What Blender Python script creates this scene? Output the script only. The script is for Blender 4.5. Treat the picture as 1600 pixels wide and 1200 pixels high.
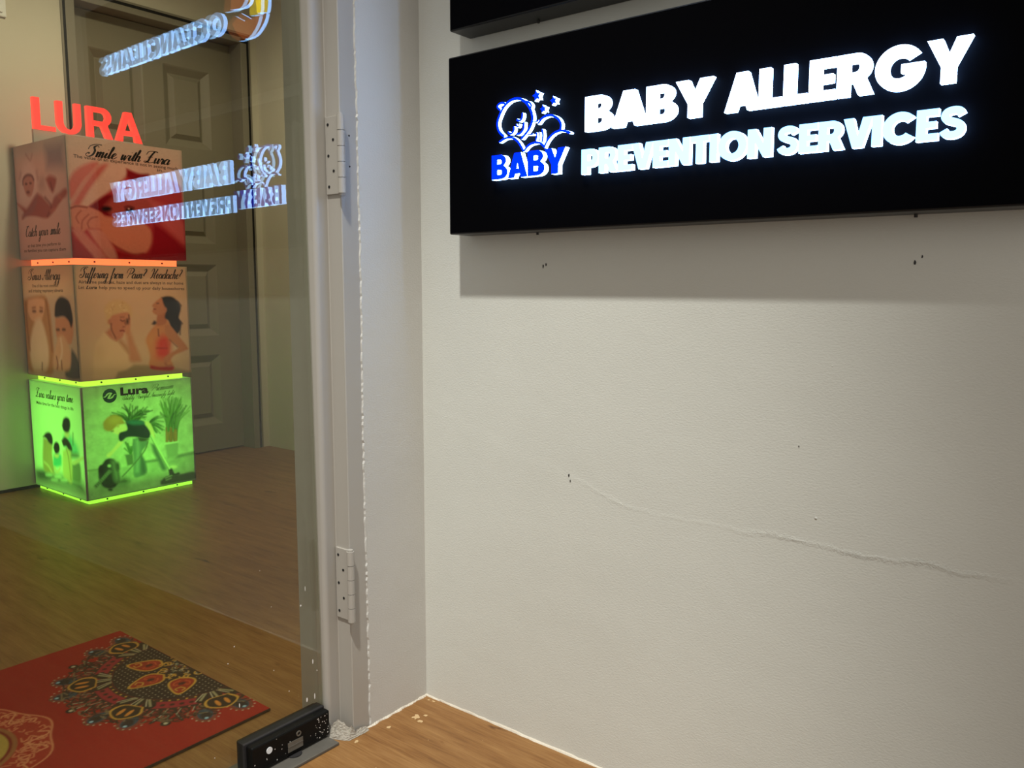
import bpy, bmesh, math, random
import numpy as np
from mathutils import Vector, Matrix
from mathutils.geometry import tessellate_polygon

for o in list(bpy.data.objects):
    bpy.data.objects.remove(o)
sc = bpy.context.scene
C = sc.collection
R = math.radians
random.seed(7)
rng = np.random.default_rng(7)

# ------------------------------------------------------------------ camera
cam = bpy.data.cameras.new('camera')
cam.sensor_fit = 'HORIZONTAL'
cam.sensor_width = 36.0
cam.lens = 36.0 * 1286.66 / 1600.0
cam.clip_start = 0.02
cam_o = bpy.data.objects.new('camera', cam)
C.objects.link(cam_o)
_yaw, _pit, _rol = R(127.993), R(-6.763), R(0.068)
F = Vector((math.cos(_pit) * math.cos(_yaw), math.cos(_pit) * math.sin(_yaw), math.sin(_pit)))
Rt = F.cross(Vector((0, 0, 1))).normalized()
Up = Rt.cross(F)
R2 = Rt * math.cos(_rol) + Up * math.sin(_rol)
U2 = Up * math.cos(_rol) - Rt * math.sin(_rol)
M = Matrix((R2, U2, -F)).transposed().to_4x4()
M.translation = Vector((1.1201, -1.1514, 0.83))
cam_o.matrix_world = M
sc.camera = cam_o

# ------------------------------------------------------------------ light
sc.view_settings.view_transform = 'Standard'
sc.view_settings.look = 'None'
sc.view_settings.gamma = 1.0
sc.view_settings.use_curve_mapping = False
sc.view_settings.exposure = 0.0
w = bpy.data.worlds.new('world')
sc.world = w
w.use_nodes = True
w.node_tree.nodes['Background'].inputs[0].default_value = (1.0, 0.955, 0.90, 1)
w.node_tree.nodes['Background'].inputs[1].default_value = 0.68


def lamp(name, kind, loc, energy, color, size=0.05, rot=None, spot=None, blend=0.6, size_y=None):
    l = bpy.data.lights.new(name, kind)
    l.energy = energy
    l.color = color
    if kind == 'AREA':
        l.shape = 'RECTANGLE'
        l.size = size
        l.size_y = size_y or size
    else:
        l.shadow_soft_size = size
    if kind == 'SPOT':
        l.spot_size = R(spot)
        l.spot_blend = blend
    o = bpy.data.objects.new(name, l)
    C.objects.link(o)
    o.location = loc
    if rot:
        o.rotation_euler = rot
    return o


aim = (Vector((0.22, -0.10, 0.0)) - Vector((0.90, -1.70, 4.32))).to_track_quat('-Z', 'Y').to_euler()
lamp('corridor_lamp', 'SPOT', (0.90, -1.70, 4.32), 880, (1.0, 0.99, 0.93), 0.08, aim, 23.0, 1.0)
lamp('room_lamp', 'SPOT', (-1.35, 0.40, 2.47), 66, (1.0, 0.85, 0.60), 0.05, (0, 0, 0), 160, 0.5)


# ------------------------------------------------------------------ materials
def srgb(r, g, b):
    f = lambda c: (c / 12.92 if c <= 0.04045 else ((c + 0.055) / 1.055) ** 2.4)
    return (f(r / 255), f(g / 255), f(b / 255), 1)


def new_mat(name):
    m = bpy.data.materials.new(name)
    m.use_nodes = True
    nt = m.node_tree
    nt.nodes.clear()
    out = nt.nodes.new('ShaderNodeOutputMaterial')
    return m, nt, out


def plain(name, col, rough=0.5, metal=0.0, bump=0.0, bscale=200.0, spec=0.5, var=0.0):
    m, nt, out = new_mat(name)
    b = nt.nodes.new('ShaderNodeBsdfPrincipled')
    b.inputs['Base Color'].default_value = col
    b.inputs['Roughness'].default_value = rough
    b.inputs['Metallic'].default_value = metal
    b.inputs['Specular IOR Level'].default_value = spec
    nt.links.new(b.outputs[0], out.inputs[0])
    if bump or var:
        g = nt.nodes.new('ShaderNodeNewGeometry')
        n = nt.nodes.new('ShaderNodeTexNoise')
        n.inputs['Scale'].default_value = bscale
        n.inputs['Detail'].default_value = 4
        nt.links.new(g.outputs['Position'], n.inputs['Vector'])
        if bump:
            bp = nt.nodes.new('ShaderNodeBump')
            bp.inputs['Strength'].default_value = bump
            bp.inputs['Distance'].default_value = 0.002
            nt.links.new(n.outputs[0], bp.inputs['Height'])
            nt.links.new(bp.outputs[0], b.inputs['Normal'])
        if var:
            mx = nt.nodes.new('ShaderNodeMix')
            mx.data_type = 'RGBA'
            mx.inputs['A'].default_value = tuple(c * (1 - var) for c in col[:3]) + (1,)
            mx.inputs['B'].default_value = tuple(min(1, c * (1 + var)) for c in col[:3]) + (1,)
            nt.links.new(n.outputs[0], mx.inputs['Factor'])
            nt.links.new(mx.outputs['Result'], b.inputs['Base Color'])
    return m


def emit(name, col, strength=1.0):
    m, nt, out = new_mat(name)
    e = nt.nodes.new('ShaderNodeEmission')
    e.inputs[0].default_value = (*col[:3], 1)
    e.inputs[1].default_value = strength
    nt.links.new(e.outputs[0], out.inputs[0])
    return m


def math_node(nt, op, a, b=None, c=None):
    n = nt.nodes.new('ShaderNodeMath')
    n.operation = op
    for i, v in enumerate((a, b, c)):
        if v is None:
            continue
        if isinstance(v, (int, float)):
            n.inputs[i].default_value = v
        else:
            nt.links.new(v, n.inputs[i])
    return n.outputs[0]


def noise(nt, vec, scale, detail=4, rough=0.5):
    n = nt.nodes.new('ShaderNodeTexNoise')
    n.inputs['Scale'].default_value = scale
    n.inputs['Detail'].default_value = detail
    n.inputs['Roughness'].default_value = rough
    nt.links.new(vec, n.inputs['Vector'])
    return n.outputs[0]


def wall_material(name, col, crack=False):
    m, nt, out = new_mat(name)
    b = nt.nodes.new('ShaderNodeBsdfPrincipled')
    b.inputs['Roughness'].default_value = 0.62
    b.inputs['Specular IOR Level'].default_value = 0.35
    g = nt.nodes.new('ShaderNodeNewGeometry')
    pos = g.outputs['Position']
    sep = nt.nodes.new('ShaderNodeSeparateXYZ')
    nt.links.new(pos, sep.inputs[0])
    # roller stipple + uneven trowel waves
    map_ = nt.nodes.new('ShaderNodeMapping')
    map_.inputs['Scale'].default_value = (0.55, 0.55, 1.0)
    nt.links.new(pos, map_.inputs[0])
    fine = noise(nt, map_.outputs[0], 400, 3, 0.6)
    mid = noise(nt, pos, 38, 3)
    big = noise(nt, pos, 7, 2)
    h = math_node(nt, 'MULTIPLY', fine, 0.00055)
    h = math_node(nt, 'MULTIPLY_ADD', mid, 0.00025, h)
    h = math_node(nt, 'MULTIPLY_ADD', big, 0.0016, h)
    # crumbs of paint
    v = nt.nodes.new('ShaderNodeTexVoronoi')
    v.inputs['Scale'].default_value = 9.0
    nt.links.new(pos, v.inputs['Vector'])
    bl = math_node(nt, 'SUBTRACT', 0.022, v.outputs['Distance'])
    bl = math_node(nt, 'MAXIMUM', bl, 0.0)
    h = math_node(nt, 'MULTIPLY_ADD', bl, 0.10, h)
    if crack:
        # the filled horizontal plaster joint
        wob = noise(nt, pos, 14, 4)
        wob = math_node(nt, 'MULTIPLY_ADD', wob, 0.022, -0.011)
        # drops to the left of x = 0.42 it climbs
        up = math_node(nt, 'SUBTRACT', 0.47, sep.outputs[0])
        up = math_node(nt, 'MAXIMUM', up, 0.0)
        zc = math_node(nt, 'MULTIPLY_ADD', up, 0.30, 0.468)
        dz = math_node(nt, 'SUBTRACT', sep.outputs[2], zc)
        dz = math_node(nt, 'ADD', dz, wob)
        ad = math_node(nt, 'ABSOLUTE', dz)
        ridge = math_node(nt, 'SUBTRACT', 1.0, math_node(nt, 'DIVIDE', ad, 0.010))
        ridge = math_node(nt, 'MAXIMUM', ridge, 0.0)
        rough = noise(nt, pos, 120, 5, 0.75)
        amp = nt.nodes.new('ShaderNodeMapRange')
        amp.inputs['From Min'].default_value = 0.30
        amp.inputs['From Max'].default_value = 0.75
        amp.inputs['To Min'].default_value = 0.0
        amp.inputs['To Max'].default_value = 1.0
        nt.links.new(sep.outputs[0], amp.inputs[0])
        amp2 = noise(nt, pos, 5, 2)
        amp2 = math_node(nt, 'MULTIPLY', math_node(nt, 'MAXIMUM', math_node(nt, 'SUBTRACT', amp2, 0.42), 0.0), 6.0)
        rr = math_node(nt, 'MAXIMUM', math_node(nt, 'SUBTRACT', math_node(nt, 'MULTIPLY_ADD', rough, 2.2, ridge), 1.55), 0.0)
        rr = math_node(nt, 'MULTIPLY', rr, math_node(nt, 'MINIMUM', math_node(nt, 'MULTIPLY', ridge, 3.0), 1.0))
        rr = math_node(nt, 'MULTIPLY', rr, math_node(nt, 'MULTIPLY', amp.outputs[0], amp2))
        h = math_node(nt, 'MULTIPLY_ADD', rr, 0.0018, h)
        # soft step: plaster below stands slightly proud
        st = nt.nodes.new('ShaderNodeMapRange')
        st.interpolation_type = 'SMOOTHSTEP'
        st.inputs['From Min'].default_value = -0.012
        st.inputs['From Max'].default_value = 0.012
        st.inputs['To Min'].default_value = 0.00022
        st.inputs['To Max'].default_value = 0.0
        nt.links.new(dz, st.inputs[0])
        h = math_node(nt, 'ADD', h, st.outputs[0])
    bp = nt.nodes.new('ShaderNodeBump')
    bp.inputs['Strength'].default_value = 0.75
    bp.inputs['Distance'].default_value = 1.0
    nt.links.new(h, bp.inputs['Height'])
    nt.links.new(bp.outputs[0], b.inputs['Normal'])
    mx = nt.nodes.new('ShaderNodeMix')
    mx.data_type = 'RGBA'
    mx.inputs['A'].default_value = tuple(c * 0.95 for c in col[:3]) + (1,)
    mx.inputs['B'].default_value = tuple(c * 1.05 for c in col[:3]) + (1,)
    nt.links.new(noise(nt, pos, 3.1, 5), mx.inputs['Factor'])
    nt.links.new(mx.outputs['Result'], b.inputs['Base Color'])
    nt.links.new(b.outputs[0], out.inputs[0])
    return m


def floor_material():
    m, nt, out = new_mat('wood_vinyl')
    b = nt.nodes.new('ShaderNodeBsdfPrincipled')
    b.inputs['Roughness'].default_value = 0.42
    b.inputs['Specular IOR Level'].default_value = 0.35
    g = nt.nodes.new('ShaderNodeNewGeometry')
    pos = g.outputs['Position']
    br = nt.nodes.new('ShaderNodeTexBrick')
    br.offset = 0.37
    br.inputs['Scale'].default_value = 1.0
    br.inputs['Brick Width'].default_value = 1.2
    br.inputs['Row Height'].default_value = 0.18
    br.inputs['Mortar Size'].default_value = 0.0006
    br.inputs['Color1'].default_value = (0.35, 0.35, 0.35, 1)
    br.inputs['Color2'].default_value = (0.65, 0.65, 0.65, 1)
    br.inputs['Mortar'].default_value = (0.12, 0.12, 0.12, 1)
    nt.links.new(pos, br.inputs['Vector'])
    mp = nt.nodes.new('ShaderNodeMapping')
    mp.inputs['Scale'].default_value = (1.0, 9.0, 1.0)
    nt.links.new(pos, mp.inputs[0])
    mp2 = nt.nodes.new('ShaderNodeMapping')
    mp2.inputs['Scale'].default_value = (1.0, 22.0, 1.0)
    nt.links.new(pos, mp2.inputs[0])
    mp3 = nt.nodes.new('ShaderNodeMapping')
    mp3.inputs['Scale'].default_value = (1.0, 3.2, 1.0)
    nt.links.new(pos, mp3.inputs[0])
    g1 = noise(nt, mp.outputs[0], 4.5, 8, 0.62)
    g2 = noise(nt, mp2.outputs[0], 14, 5, 0.6)
    g3 = noise(nt, mp3.outputs[0], 7.5, 4, 0.5)
    v = math_node(nt, 'MULTIPLY', g1, 0.50)
    v = math_node(nt, 'MULTIPLY_ADD', g2, 0.40, v)
    v = math_node(nt, 'MULTIPLY_ADD', br.outputs[0], 0.16, v)
    knot = nt.nodes.new('ShaderNodeMapRange')
    knot.inputs['From Min'].default_value = 0.68
    knot.inputs['From Max'].default_value = 0.80
    knot.inputs['To Min'].default_value = 0.0
    knot.inputs['To Max'].default_value = 0.40
    nt.links.new(g3, knot.inputs[0])
    v = math_node(nt, 'SUBTRACT', v, knot.outputs[0])
    r = nt.nodes.new('ShaderNodeValToRGB')
    r.color_ramp.elements[0].position = 0.30
    r.color_ramp.elements[0].color = srgb(78, 47, 22)
    r.color_ramp.elements[1].position = 0.70
    r.color_ramp.elements[1].color = srgb(154, 116, 70)
    e = r.color_ramp.elements.new(0.48)
    e.color = srgb(126, 87, 46)
    nt.links.new(v, r.inputs[0])
    nt.links.new(r.outputs[0], b.inputs['Base Color'])
    bp = nt.nodes.new('ShaderNodeBump')
    bp.inputs['Strength'].default_value = 0.12
    bp.inputs['Distance'].default_value = 0.002
    nt.links.new(v, bp.inputs['Height'])
    nt.links.new(bp.outputs[0], b.inputs['Normal'])
    nt.links.new(b.outputs[0], out.inputs[0])
    return m


def glass_material():
    # thin clear sheet: mirror part by Fresnel, the rest goes straight through, slightly green
    m, nt, out = new_mat('door_glass')
    tr = nt.nodes.new('ShaderNodeBsdfTransparent')
    tr.inputs[0].default_value = (0.86, 0.88, 0.82, 1)
    gl = nt.nodes.new('ShaderNodeBsdfGlossy')
    gl.inputs['Roughness'].default_value = 0.0
    fr = nt.nodes.new('ShaderNodeFresnel')
    fr.inputs['IOR'].default_value = 1.55
    geo = nt.nodes.new('ShaderNodeNewGeometry')   # same air-to-glass reflectance on both skins of the sheet
    ior = math_node(nt, 'MULTIPLY_ADD', geo.outputs['Backfacing'], 1 / 1.55 - 1.55, 1.55)
    nt.links.new(ior, fr.inputs['IOR'])
    mx = nt.nodes.new('ShaderNodeMixShader')
    nt.links.new(fr.outputs[0], mx.inputs[0])
    nt.links.new(tr.outputs[0], mx.inputs[1])
    nt.links.new(gl.outputs[0], mx.inputs[2])
    nt.links.new(mx.outputs[0], out.inputs[0])
    return m


def print_material(name, translucent):
    m, nt, out = new_mat(name)
    a = nt.nodes.new('ShaderNodeAttribute')
    a.attribute_name = 'print'
    d = nt.nodes.new('ShaderNodeBsdfPrincipled')
    d.inputs['Roughness'].default_value = 0.45
    d.inputs['Specular IOR Level'].default_value = 0.3
    nt.links.new(a.outputs['Color'], d.inputs['Base Color'])
    if translucent:
        t = nt.nodes.new('ShaderNodeBsdfTranslucent')
        nt.links.new(a.outputs['Color'], t.inputs[0])
        mx = nt.nodes.new('ShaderNodeMixShader')
        mx.inputs[0].default_value = 0.55
        nt.links.new(d.outputs[0], mx.inputs[1])
        nt.links.new(t.outputs[0], mx.inputs[2])
        nt.links.new(mx.outputs[0], out.inputs[0])
    else:
        d.inputs['Roughness'].default_value = 0.8
        nt.links.new(d.outputs[0], out.inputs[0])
    return m


def frosted(name, col):
    m, nt, out = new_mat(name)
    d = nt.nodes.new('ShaderNodeBsdfPrincipled')
    d.inputs['Base Color'].default_value = col
    d.inputs['Roughness'].default_value = 0.35
    t = nt.nodes.new('ShaderNodeBsdfTranslucent')
    t.inputs[0].default_value = col
    mx = nt.nodes.new('ShaderNodeMixShader')
    mx.inputs[0].default_value = 0.5
    nt.links.new(d.outputs[0], mx.inputs[1])
    nt.links.new(t.outputs[0], mx.inputs[2])
    nt.links.new(mx.outputs[0], out.inputs[0])
    return m


MAT = dict(
    wall=wall_material('cream_wall_paint', srgb(206, 207, 199), True),
    wall2=wall_material('cream_wall_paint_room', srgb(205, 201, 188)),
    ceil=plain('ceiling_white', srgb(225, 222, 215), 0.8),
    floor=floor_material(),
    glass=glass_material(),
    caulk=plain('white_caulk', srgb(206, 198, 182), 0.7, bump=0.6, bscale=300),
    rubble=plain('dirty_plaster', srgb(160, 153, 140), 0.9, bump=1.0, bscale=220, var=0.35),
    frame=plain('painted_grey_frame', srgb(166, 161, 152), 0.38, bump=0.08, bscale=60),
    black=plain('black_sign_face', (0.0012, 0.0012, 0.0018, 1), 0.6, spec=0.02),
    blackedge=plain('black_sign_edge', (0.01, 0.01, 0.01, 1), 0.35, spec=0.3),
    patch=plain('black_patch_metal', (0.004, 0.004, 0.004, 1), 0.42, bump=0.15, bscale=90, spec=0.16),
    steel=plain('worn_steel', srgb(120, 116, 108), 0.5, 0.6, bump=0.1, bscale=50, var=0.25),
    plate=plain('dull_grey_plate', srgb(98, 94, 86), 0.55, 0.25, bump=0.1, bscale=60, var=0.2),
    alu=plain('aluminium', srgb(150, 150, 145), 0.4, 0.6),
    dark=plain('dark_gap', (0.004, 0.004, 0.004, 1), 0.8),
    door=plain('grey_door_paint', srgb(130, 125, 111), 0.5, var=0.03, bscale=6),
    doorframe=plain('grey_door_frame_paint', srgb(134, 130, 119), 0.45),
    switch=plain('white_plastic', srgb(226, 230, 232), 0.35),
    acryl=frosted('frosted_acrylic', srgb(214, 212, 206)),
    acryl_clear=plain('pale_acrylic_edge', srgb(150, 144, 136), 0.25),
    ink=plain('black_ink', (0.006, 0.006, 0.007, 1), 0.5),
    ink_grey=plain('grey_ink', srgb(70, 58, 54), 0.5),
    ink_green=plain('green_ink', srgb(10, 110, 70), 0.5),
    white=plain('white_paint_speck', srgb(235, 232, 225), 0.6),
    splash=plain('thin_paint_smear', srgb(190, 160, 116), 0.6),
    rubber=plain('dark_rubber', (0.012, 0.010, 0.010, 1), 0.8),
    screw=plain('dark_screw', (0.02, 0.018, 0.016, 1), 0.5),
    led_white=emit('lit_white_letter', (0.42, 0.62, 1.0), 9.0),
    led_white2=emit('lit_white_letter_soft', (0.84, 2.1, 4.2), 1.0),
    led_white3=emit('lit_white_letter_upper', (0.36, 0.60, 1.0), 6.0),
    led_rim=emit('lit_white_letter_side', (0.28, 0.53, 1.0), 22.0),
    led_blue=emit('lit_blue_face', (0.0006, 0.048, 3.2), 1.0),
    led_yellow=emit('lit_yellow_face', (9.0, 6.6, 0.02), 1.0),
    led_orange=emit('lit_orange_face', (2.2, 0.55, 0.16), 1.0),
    led_red=emit('lit_red_letter', (2.2, 0.118, 0.085), 1.0),
    led_red_edge=emit('lit_red_letter_side', (2.0, 0.155, 0.10), 1.0),
    glow_green=emit('green_light_strip', (0.42, 1.35, 0.06), 1.5),
    glow_lime=emit('lime_light_strip', (0.62, 1.15, 0.07), 1.5),
    glow_orange=emit('orange_light_strip', (3.2, 0.40, 0.13), 1.0),
    poster=print_material('backlit_print', True),
    matprint=print_material('mat_print', False),
)


# ------------------------------------------------------------------ object helpers
def link(o):
    C.objects.link(o)
    return o


def root_origin(p):
    while p.parent:
        p = p.parent
    return Vector(p.location)


def tag(o, label=None, cat=None, group=None, kind=None):
    if label:
        o['label'] = label
    if cat:
        o['category'] = cat
    if group:
        o['group'] = group
    if kind:
        o['kind'] = kind
    return o


def thing(name, loc, label=None, cat=None, group=None, kind=None):
    o = bpy.data.objects.new(name, None)
    o.empty_display_size = 0.1
    o.location = loc
    link(o)
    return tag(o, label, cat, group, kind)


def raw(name, verts, faces, mats, parent=None, mi=None, origin=None, smooth=False):
    """one mesh object; verts are world coordinates"""
    if origin is None:
        origin = root_origin(parent) if parent else Vector((0, 0, 0))
    me = bpy.data.meshes.new(name)
    me.from_pydata([tuple(Vector(v) - origin) for v in verts], [], faces)
    if not isinstance(mats, (list, tuple)):
        mats = [mats]
    for m in mats:
        me.materials.append(m)
    if mi is not None:
        me.polygons.foreach_set('material_index', mi)
    if smooth:
        me.polygons.foreach_set('use_smooth', [True] * len(me.polygons))
    me.update()
    o = bpy.data.objects.new(name, me)
    link(o)
    if parent:
        o.parent = parent
        if parent.parent:
            pass
    else:
        o.location = origin
    return o


def box_data(x0, x1, y0, y1, z0, z1, bev=0.0, seg=2):
    bm = bmesh.new()
    vs = [bm.verts.new(p) for p in ((x0, y0, z0), (x1, y0, z0), (x1, y1, z0), (x0, y1, z0), (x0, y0, z1), (x1, y0, z1), (x1, y1, z1), (x0, y1, z1))]
    for f in ((3, 2, 1, 0), (4, 5, 6, 7), (0, 1, 5, 4), (1, 2, 6, 5), (2, 3, 7, 6), (3, 0, 4, 7)):
        bm.faces.new([vs[i] for i in f])
    if bev:
        bmesh.ops.bevel(bm, geom=list(bm.edges), offset=bev, segments=seg, affect='EDGES', profile=0.5)
    bm.verts.index_update()
    v = [p.co.copy() for p in bm.verts]
    f = [[q.index for q in p.verts] for p in bm.faces]
    bm.free()
    return v, f


def box(name, b, mat, parent=None, bev=0.0, origin=None):
    v, f = box_data(*b, bev=bev)
    return raw(name, v, f, mat, parent, origin=origin)


def boxes(name, bs, mat, parent=None, bev=0.0, origin=None):
    V, Fc = [], []
    for b in bs:
        v, f = box_data(*b, bev=bev)
        n = len(V)
        V += v
        Fc += [[i + n for i in q] for q in f]
    return raw(name, V, Fc, mat, parent, origin=origin)


def arc(cx, cy, rx, ry, a0, a1, n=12):
    return [(cx + rx * math.cos(R(a0 + (a1 - a0) * i / n)), cy + ry * math.sin(R(a0 + (a1 - a0) * i / n))) for i in range(n + 1)]


def smooth_path(pts, n=6):
    """Catmull-Rom"""
    p = [np.array(q, float) for q in pts]
    p = [2 * p[0] - p[1]] + p + [2 * p[-1] - p[-2]]
    out = []
    for i in range(1, len(p) - 2):
        for k in range(n):
            t = k / n
            a, b, c, d = p[i - 1], p[i], p[i + 1], p[i + 2]
            out.append(0.5 * ((2 * b) + (c - a) * t + (2 * a - 5 * b + 4 * c - d) * t * t + (3 * b - a - 3 * c + d) * t ** 3))
    out.append(p[-2])
    return np.array(out)


def offset_outline(path, width):
    """closed outline of a stroke (width scalar or per point)"""
    P = np.array(path, float)
    T = np.gradient(P, axis=0)
    T /= np.maximum(np.linalg.norm(T, axis=1, keepdims=True), 1e-9)
    N = np.stack([-T[:, 1], T[:, 0]], 1)
    W = (np.ones(len(P)) * width / 2)[:, None] if np.isscalar(width) else (np.array(width) / 2)[:, None]
    return [tuple(q) for q in P + N * W] + [tuple(q) for q in (P - N * W)[::-1]]


def extrude(name, contours, place, depth, mats, parent, base=0.0):
    """contours: 2-D loops (first outer, others holes); place(s, t, d) -> world"""
    flat = [[Vector((s, t, 0)) for s, t in c] for c in contours]
    tris = tessellate_polygon(flat)
    pts = [p for c in contours for p in c]
    n = len(pts)
    V = [place(s, t, base + depth) for s, t in pts] + [place(s, t, base) for s, t in pts]
    Fc, mi = [], []
    for a, b, c in tris:
        Fc.append((a, b, c)); mi.append(0)
        Fc.append((c + n, b + n, a + n)); mi.append(len(mats) - 1)
    k = 0
    for c in contours:
        m = len(c)
        for i in range(m):
            a, b = k + i, k + (i + 1) % m
            Fc.append((a, b, b + n, a + n)); mi.append(len(mats) - 1)
        k += m
    return raw(name, V, Fc, mats, parent, mi)


def glyph(ch, w=0.29, h=0.22):
    if ch == 'I':
        return [[(0, 0), (w, 0), (w, 1), (0, 1)]], w
    if ch == 'L':
        return [[(0, 0), (.60, 0), (.60, h), (w, h), (w, 1), (0, 1)]], .60
    if ch == 'E':
        return [[(0, 0), (.63, 0), (.63, h), (w, h), (w, .5 - h * .48), (.57, .5 - h * .48), (.57, .5 + h * .48), (w, .5 + h * .48), (w, 1 - h), (.63, 1 - h), (.63, 1), (0, 1)]], .63
    if ch == 'T':
        return [[(.36 - w / 2, 0), (.36 + w / 2, 0), (.36 + w / 2, 1 - h), (.72, 1 - h), (.72, 1), (0, 1), (0, 1 - h), (.36 - w / 2, 1 - h)]], .72
    if ch == 'A':
        if w < .22:
            return [[(0, 0), (w * 1.1, 0), (.225, .22), (.575, .22), (.8 - w * 1.1, 0), (.8, 0), (.50, 1), (.30, 1)],
                    [(.28, .37), (.40, .78), (.52, .37)]], .8
        return [[(0, 0), (.31, 0), (.36, .155), (.57, .155), (.62, 0), (.93, 0), (.62, 1), (.31, 1)],
                [(.415, .36), (.465, .58), (.515, .36)]], .93
    if ch == 'V':
        return [[(.30, 0), (.62, 0), (.92, 1), (.61, 1), (.46, .40), (.31, 1), (0, 1)]], .92
    if ch == 'Y':
        return [[(.31, 0), (.61, 0), (.61, .36), (.92, 1), (.60, 1), (.46, .64), (.32, 1), (0, 1), (.31, .36)]], .92
    if ch == 'N':
        return [[(0, 0), (.28, 0), (.28, .50), (.56, 0), (.84, 0), (.84, 1), (.56, 1), (.56, .50), (.28, 1), (0, 1)]], .84
    if ch == 'B':
        return [[(0, 0)] + arc(.44, .28, .33, .28, -90, 55) + arc(.42, .755, .28, .245, -55, 90) + [(0, 1)],
                [(.28, .19)] + arc(.42, .285, .08, .095, -90, 90, 8) + [(.28, .38)],
                [(.28, .62)] + arc(.41, .71, .07, .09, -90, 90, 8) + [(.28, .80)]], .77
    if ch == 'P':
        return [[(0, 0), (w, 0), (w, .28)] + arc(.43, .64, .35, .36, -90, 90) + [(0, 1)],
                [(w, .52)] + arc(.43, .64, .09, .12, -90, 90, 8) + [(w, .76)]], .78
    if ch == 'R':
        if w < .22:
            return [[(0, 0), (w, 0), (w, .40), (.42, .40), (.56, 0), (.76, 0), (.62, .40)] + arc(.46, .70, .28, .30, -55, 90) + [(0, 1)],
                    [(w, .55)] + arc(.46, .70, .11, .15, -90, 90, 8) + [(w, .85)]], .77
        return [[(0, 0), (w, 0), (w, .31), (.37, .31), (.50, 0), (.83, 0), (.65, .41)] + arc(.44, .68, .34, .32, -48, 90) + [(0, 1)],
                [(w, .55)] + arc(.43, .665, .085, .112, -90, 90, 8) + [(w, .777)]], .83
    if ch == 'O':
        return [arc(.53, .5, .53, .525, 0, 360, 40)[:-1], arc(.53, .5, .235, .265, 0, 360, 28)[:-1]], 1.06
    if ch == 'C':
        return [arc(.53, .5, .53, .525, 38, 322, 34) + arc(.53, .5, .235, .25, 318, 42, 24)], .98
    if ch == 'G':
        return [arc(.53, .5, .53, .525, 36, 356, 38) + [(1.06, .57), (.57, .57), (.57, .37), (.74, .37)] + arc(.53, .5, .235, .25, 328, 42, 24)], 1.06
    if ch == 'S':
        path = [(.615, .735), (.545, .855), (.385, .888), (.215, .840), (.155, .715), (.215, .600), (.375, .530), (.535, .455), (.610, .310), (.550, .170), (.380, .112), (.195, .150), (.115, .275)]
        return [offset_outline(smooth_path(path, 6), .235)], .74
    if ch == 'U':
        return [[(0, 1), (0, .36)] + arc(.37, .36, .37, .375, 180, 360, 20)[1:-1] + [(.74, .36), (.74, 1), (.74 - w, 1), (.74 - w, .36)] +
                arc(.37, .36, .37 - w, .375 - h, 360, 180, 16)[1:-1] + [(w, .36), (w, 1)]], .74
    raise KeyError(ch)


def word(text, x0, x1, z0, height, place, depth, mats, parent, weight=.29, bar=.22, gap=.035, name='letter'):
    gl = [glyph(c, weight, bar) for c in text]
    total = sum(g[1] for g in gl) + gap * (len(gl) - 1)
    # kerning for A/Y pairs
    kern = [0.0] * len(gl)
    for i in range(1, len(text)):
        pr = text[i - 1] + text[i]
        if pr in ('BA', 'AB', 'AN', 'EA'):
            kern[i] = -.03
        if pr in ('AV', 'VA', 'VE', 'EV', 'RV', 'VI', 'BY', 'AL', 'RA'):
            kern[i] = -.045
    total += sum(kern)
    sx = (x1 - x0) / total
    x = 0
    outs = []
    for c, (cs, wd), k in zip(text, gl, kern):
        x += k
        cc = [[(x0 + (x + s) * sx, z0 + t * height) for s, t in lp] for lp in cs]
        outs.append(extrude(name, cc, place, depth, mats, parent))
        x += wd + gap
    return outs


# ------------------------------------------------------------------ the setting
boxes('floor', [(-2.75, 3.2, -3.2, 1.6, -0.1, 0.0)], MAT['floor'])['kind'] = 'structure'
boxes('ceiling', [(-2.75, -0.11, -3.2, 1.6, 2.5, 2.6), (-0.11, 3.2, -3.2, 0.12, 4.36, 4.46)], MAT['ceil'])['kind'] = 'structure'

wr = box('wall_right', (0.0, 3.2, 0.0, 0.12, 0.0, 4.36), MAT['wall'])
wr['kind'] = 'structure'
# old plug holes and scuffs on the sign wall
for hx, hz, s in ((0.288, 0.864, 1.0), (0.294, 0.867, 0.8), (0.872, 0.861, 0.9), (0.880, 0.868, 0.6), (0.345, 0.508, 0.8), (0.348, 0.499, 0.7), (0.735, 0.606, .45)):
    pts = [(hx + s * .0022 * math.cos(a) * random.uniform(.5, 1), hz + s * .0042 * math.sin(a) * random.uniform(.6, 1)) for a in np.linspace(0, 2 * math.pi, 9)[:-1]]
    extrude('plug_hole', [pts], lambda s_, t_, d_: (s_, -d_, t_), 0.0006, [MAT['screw']], wr)

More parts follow.
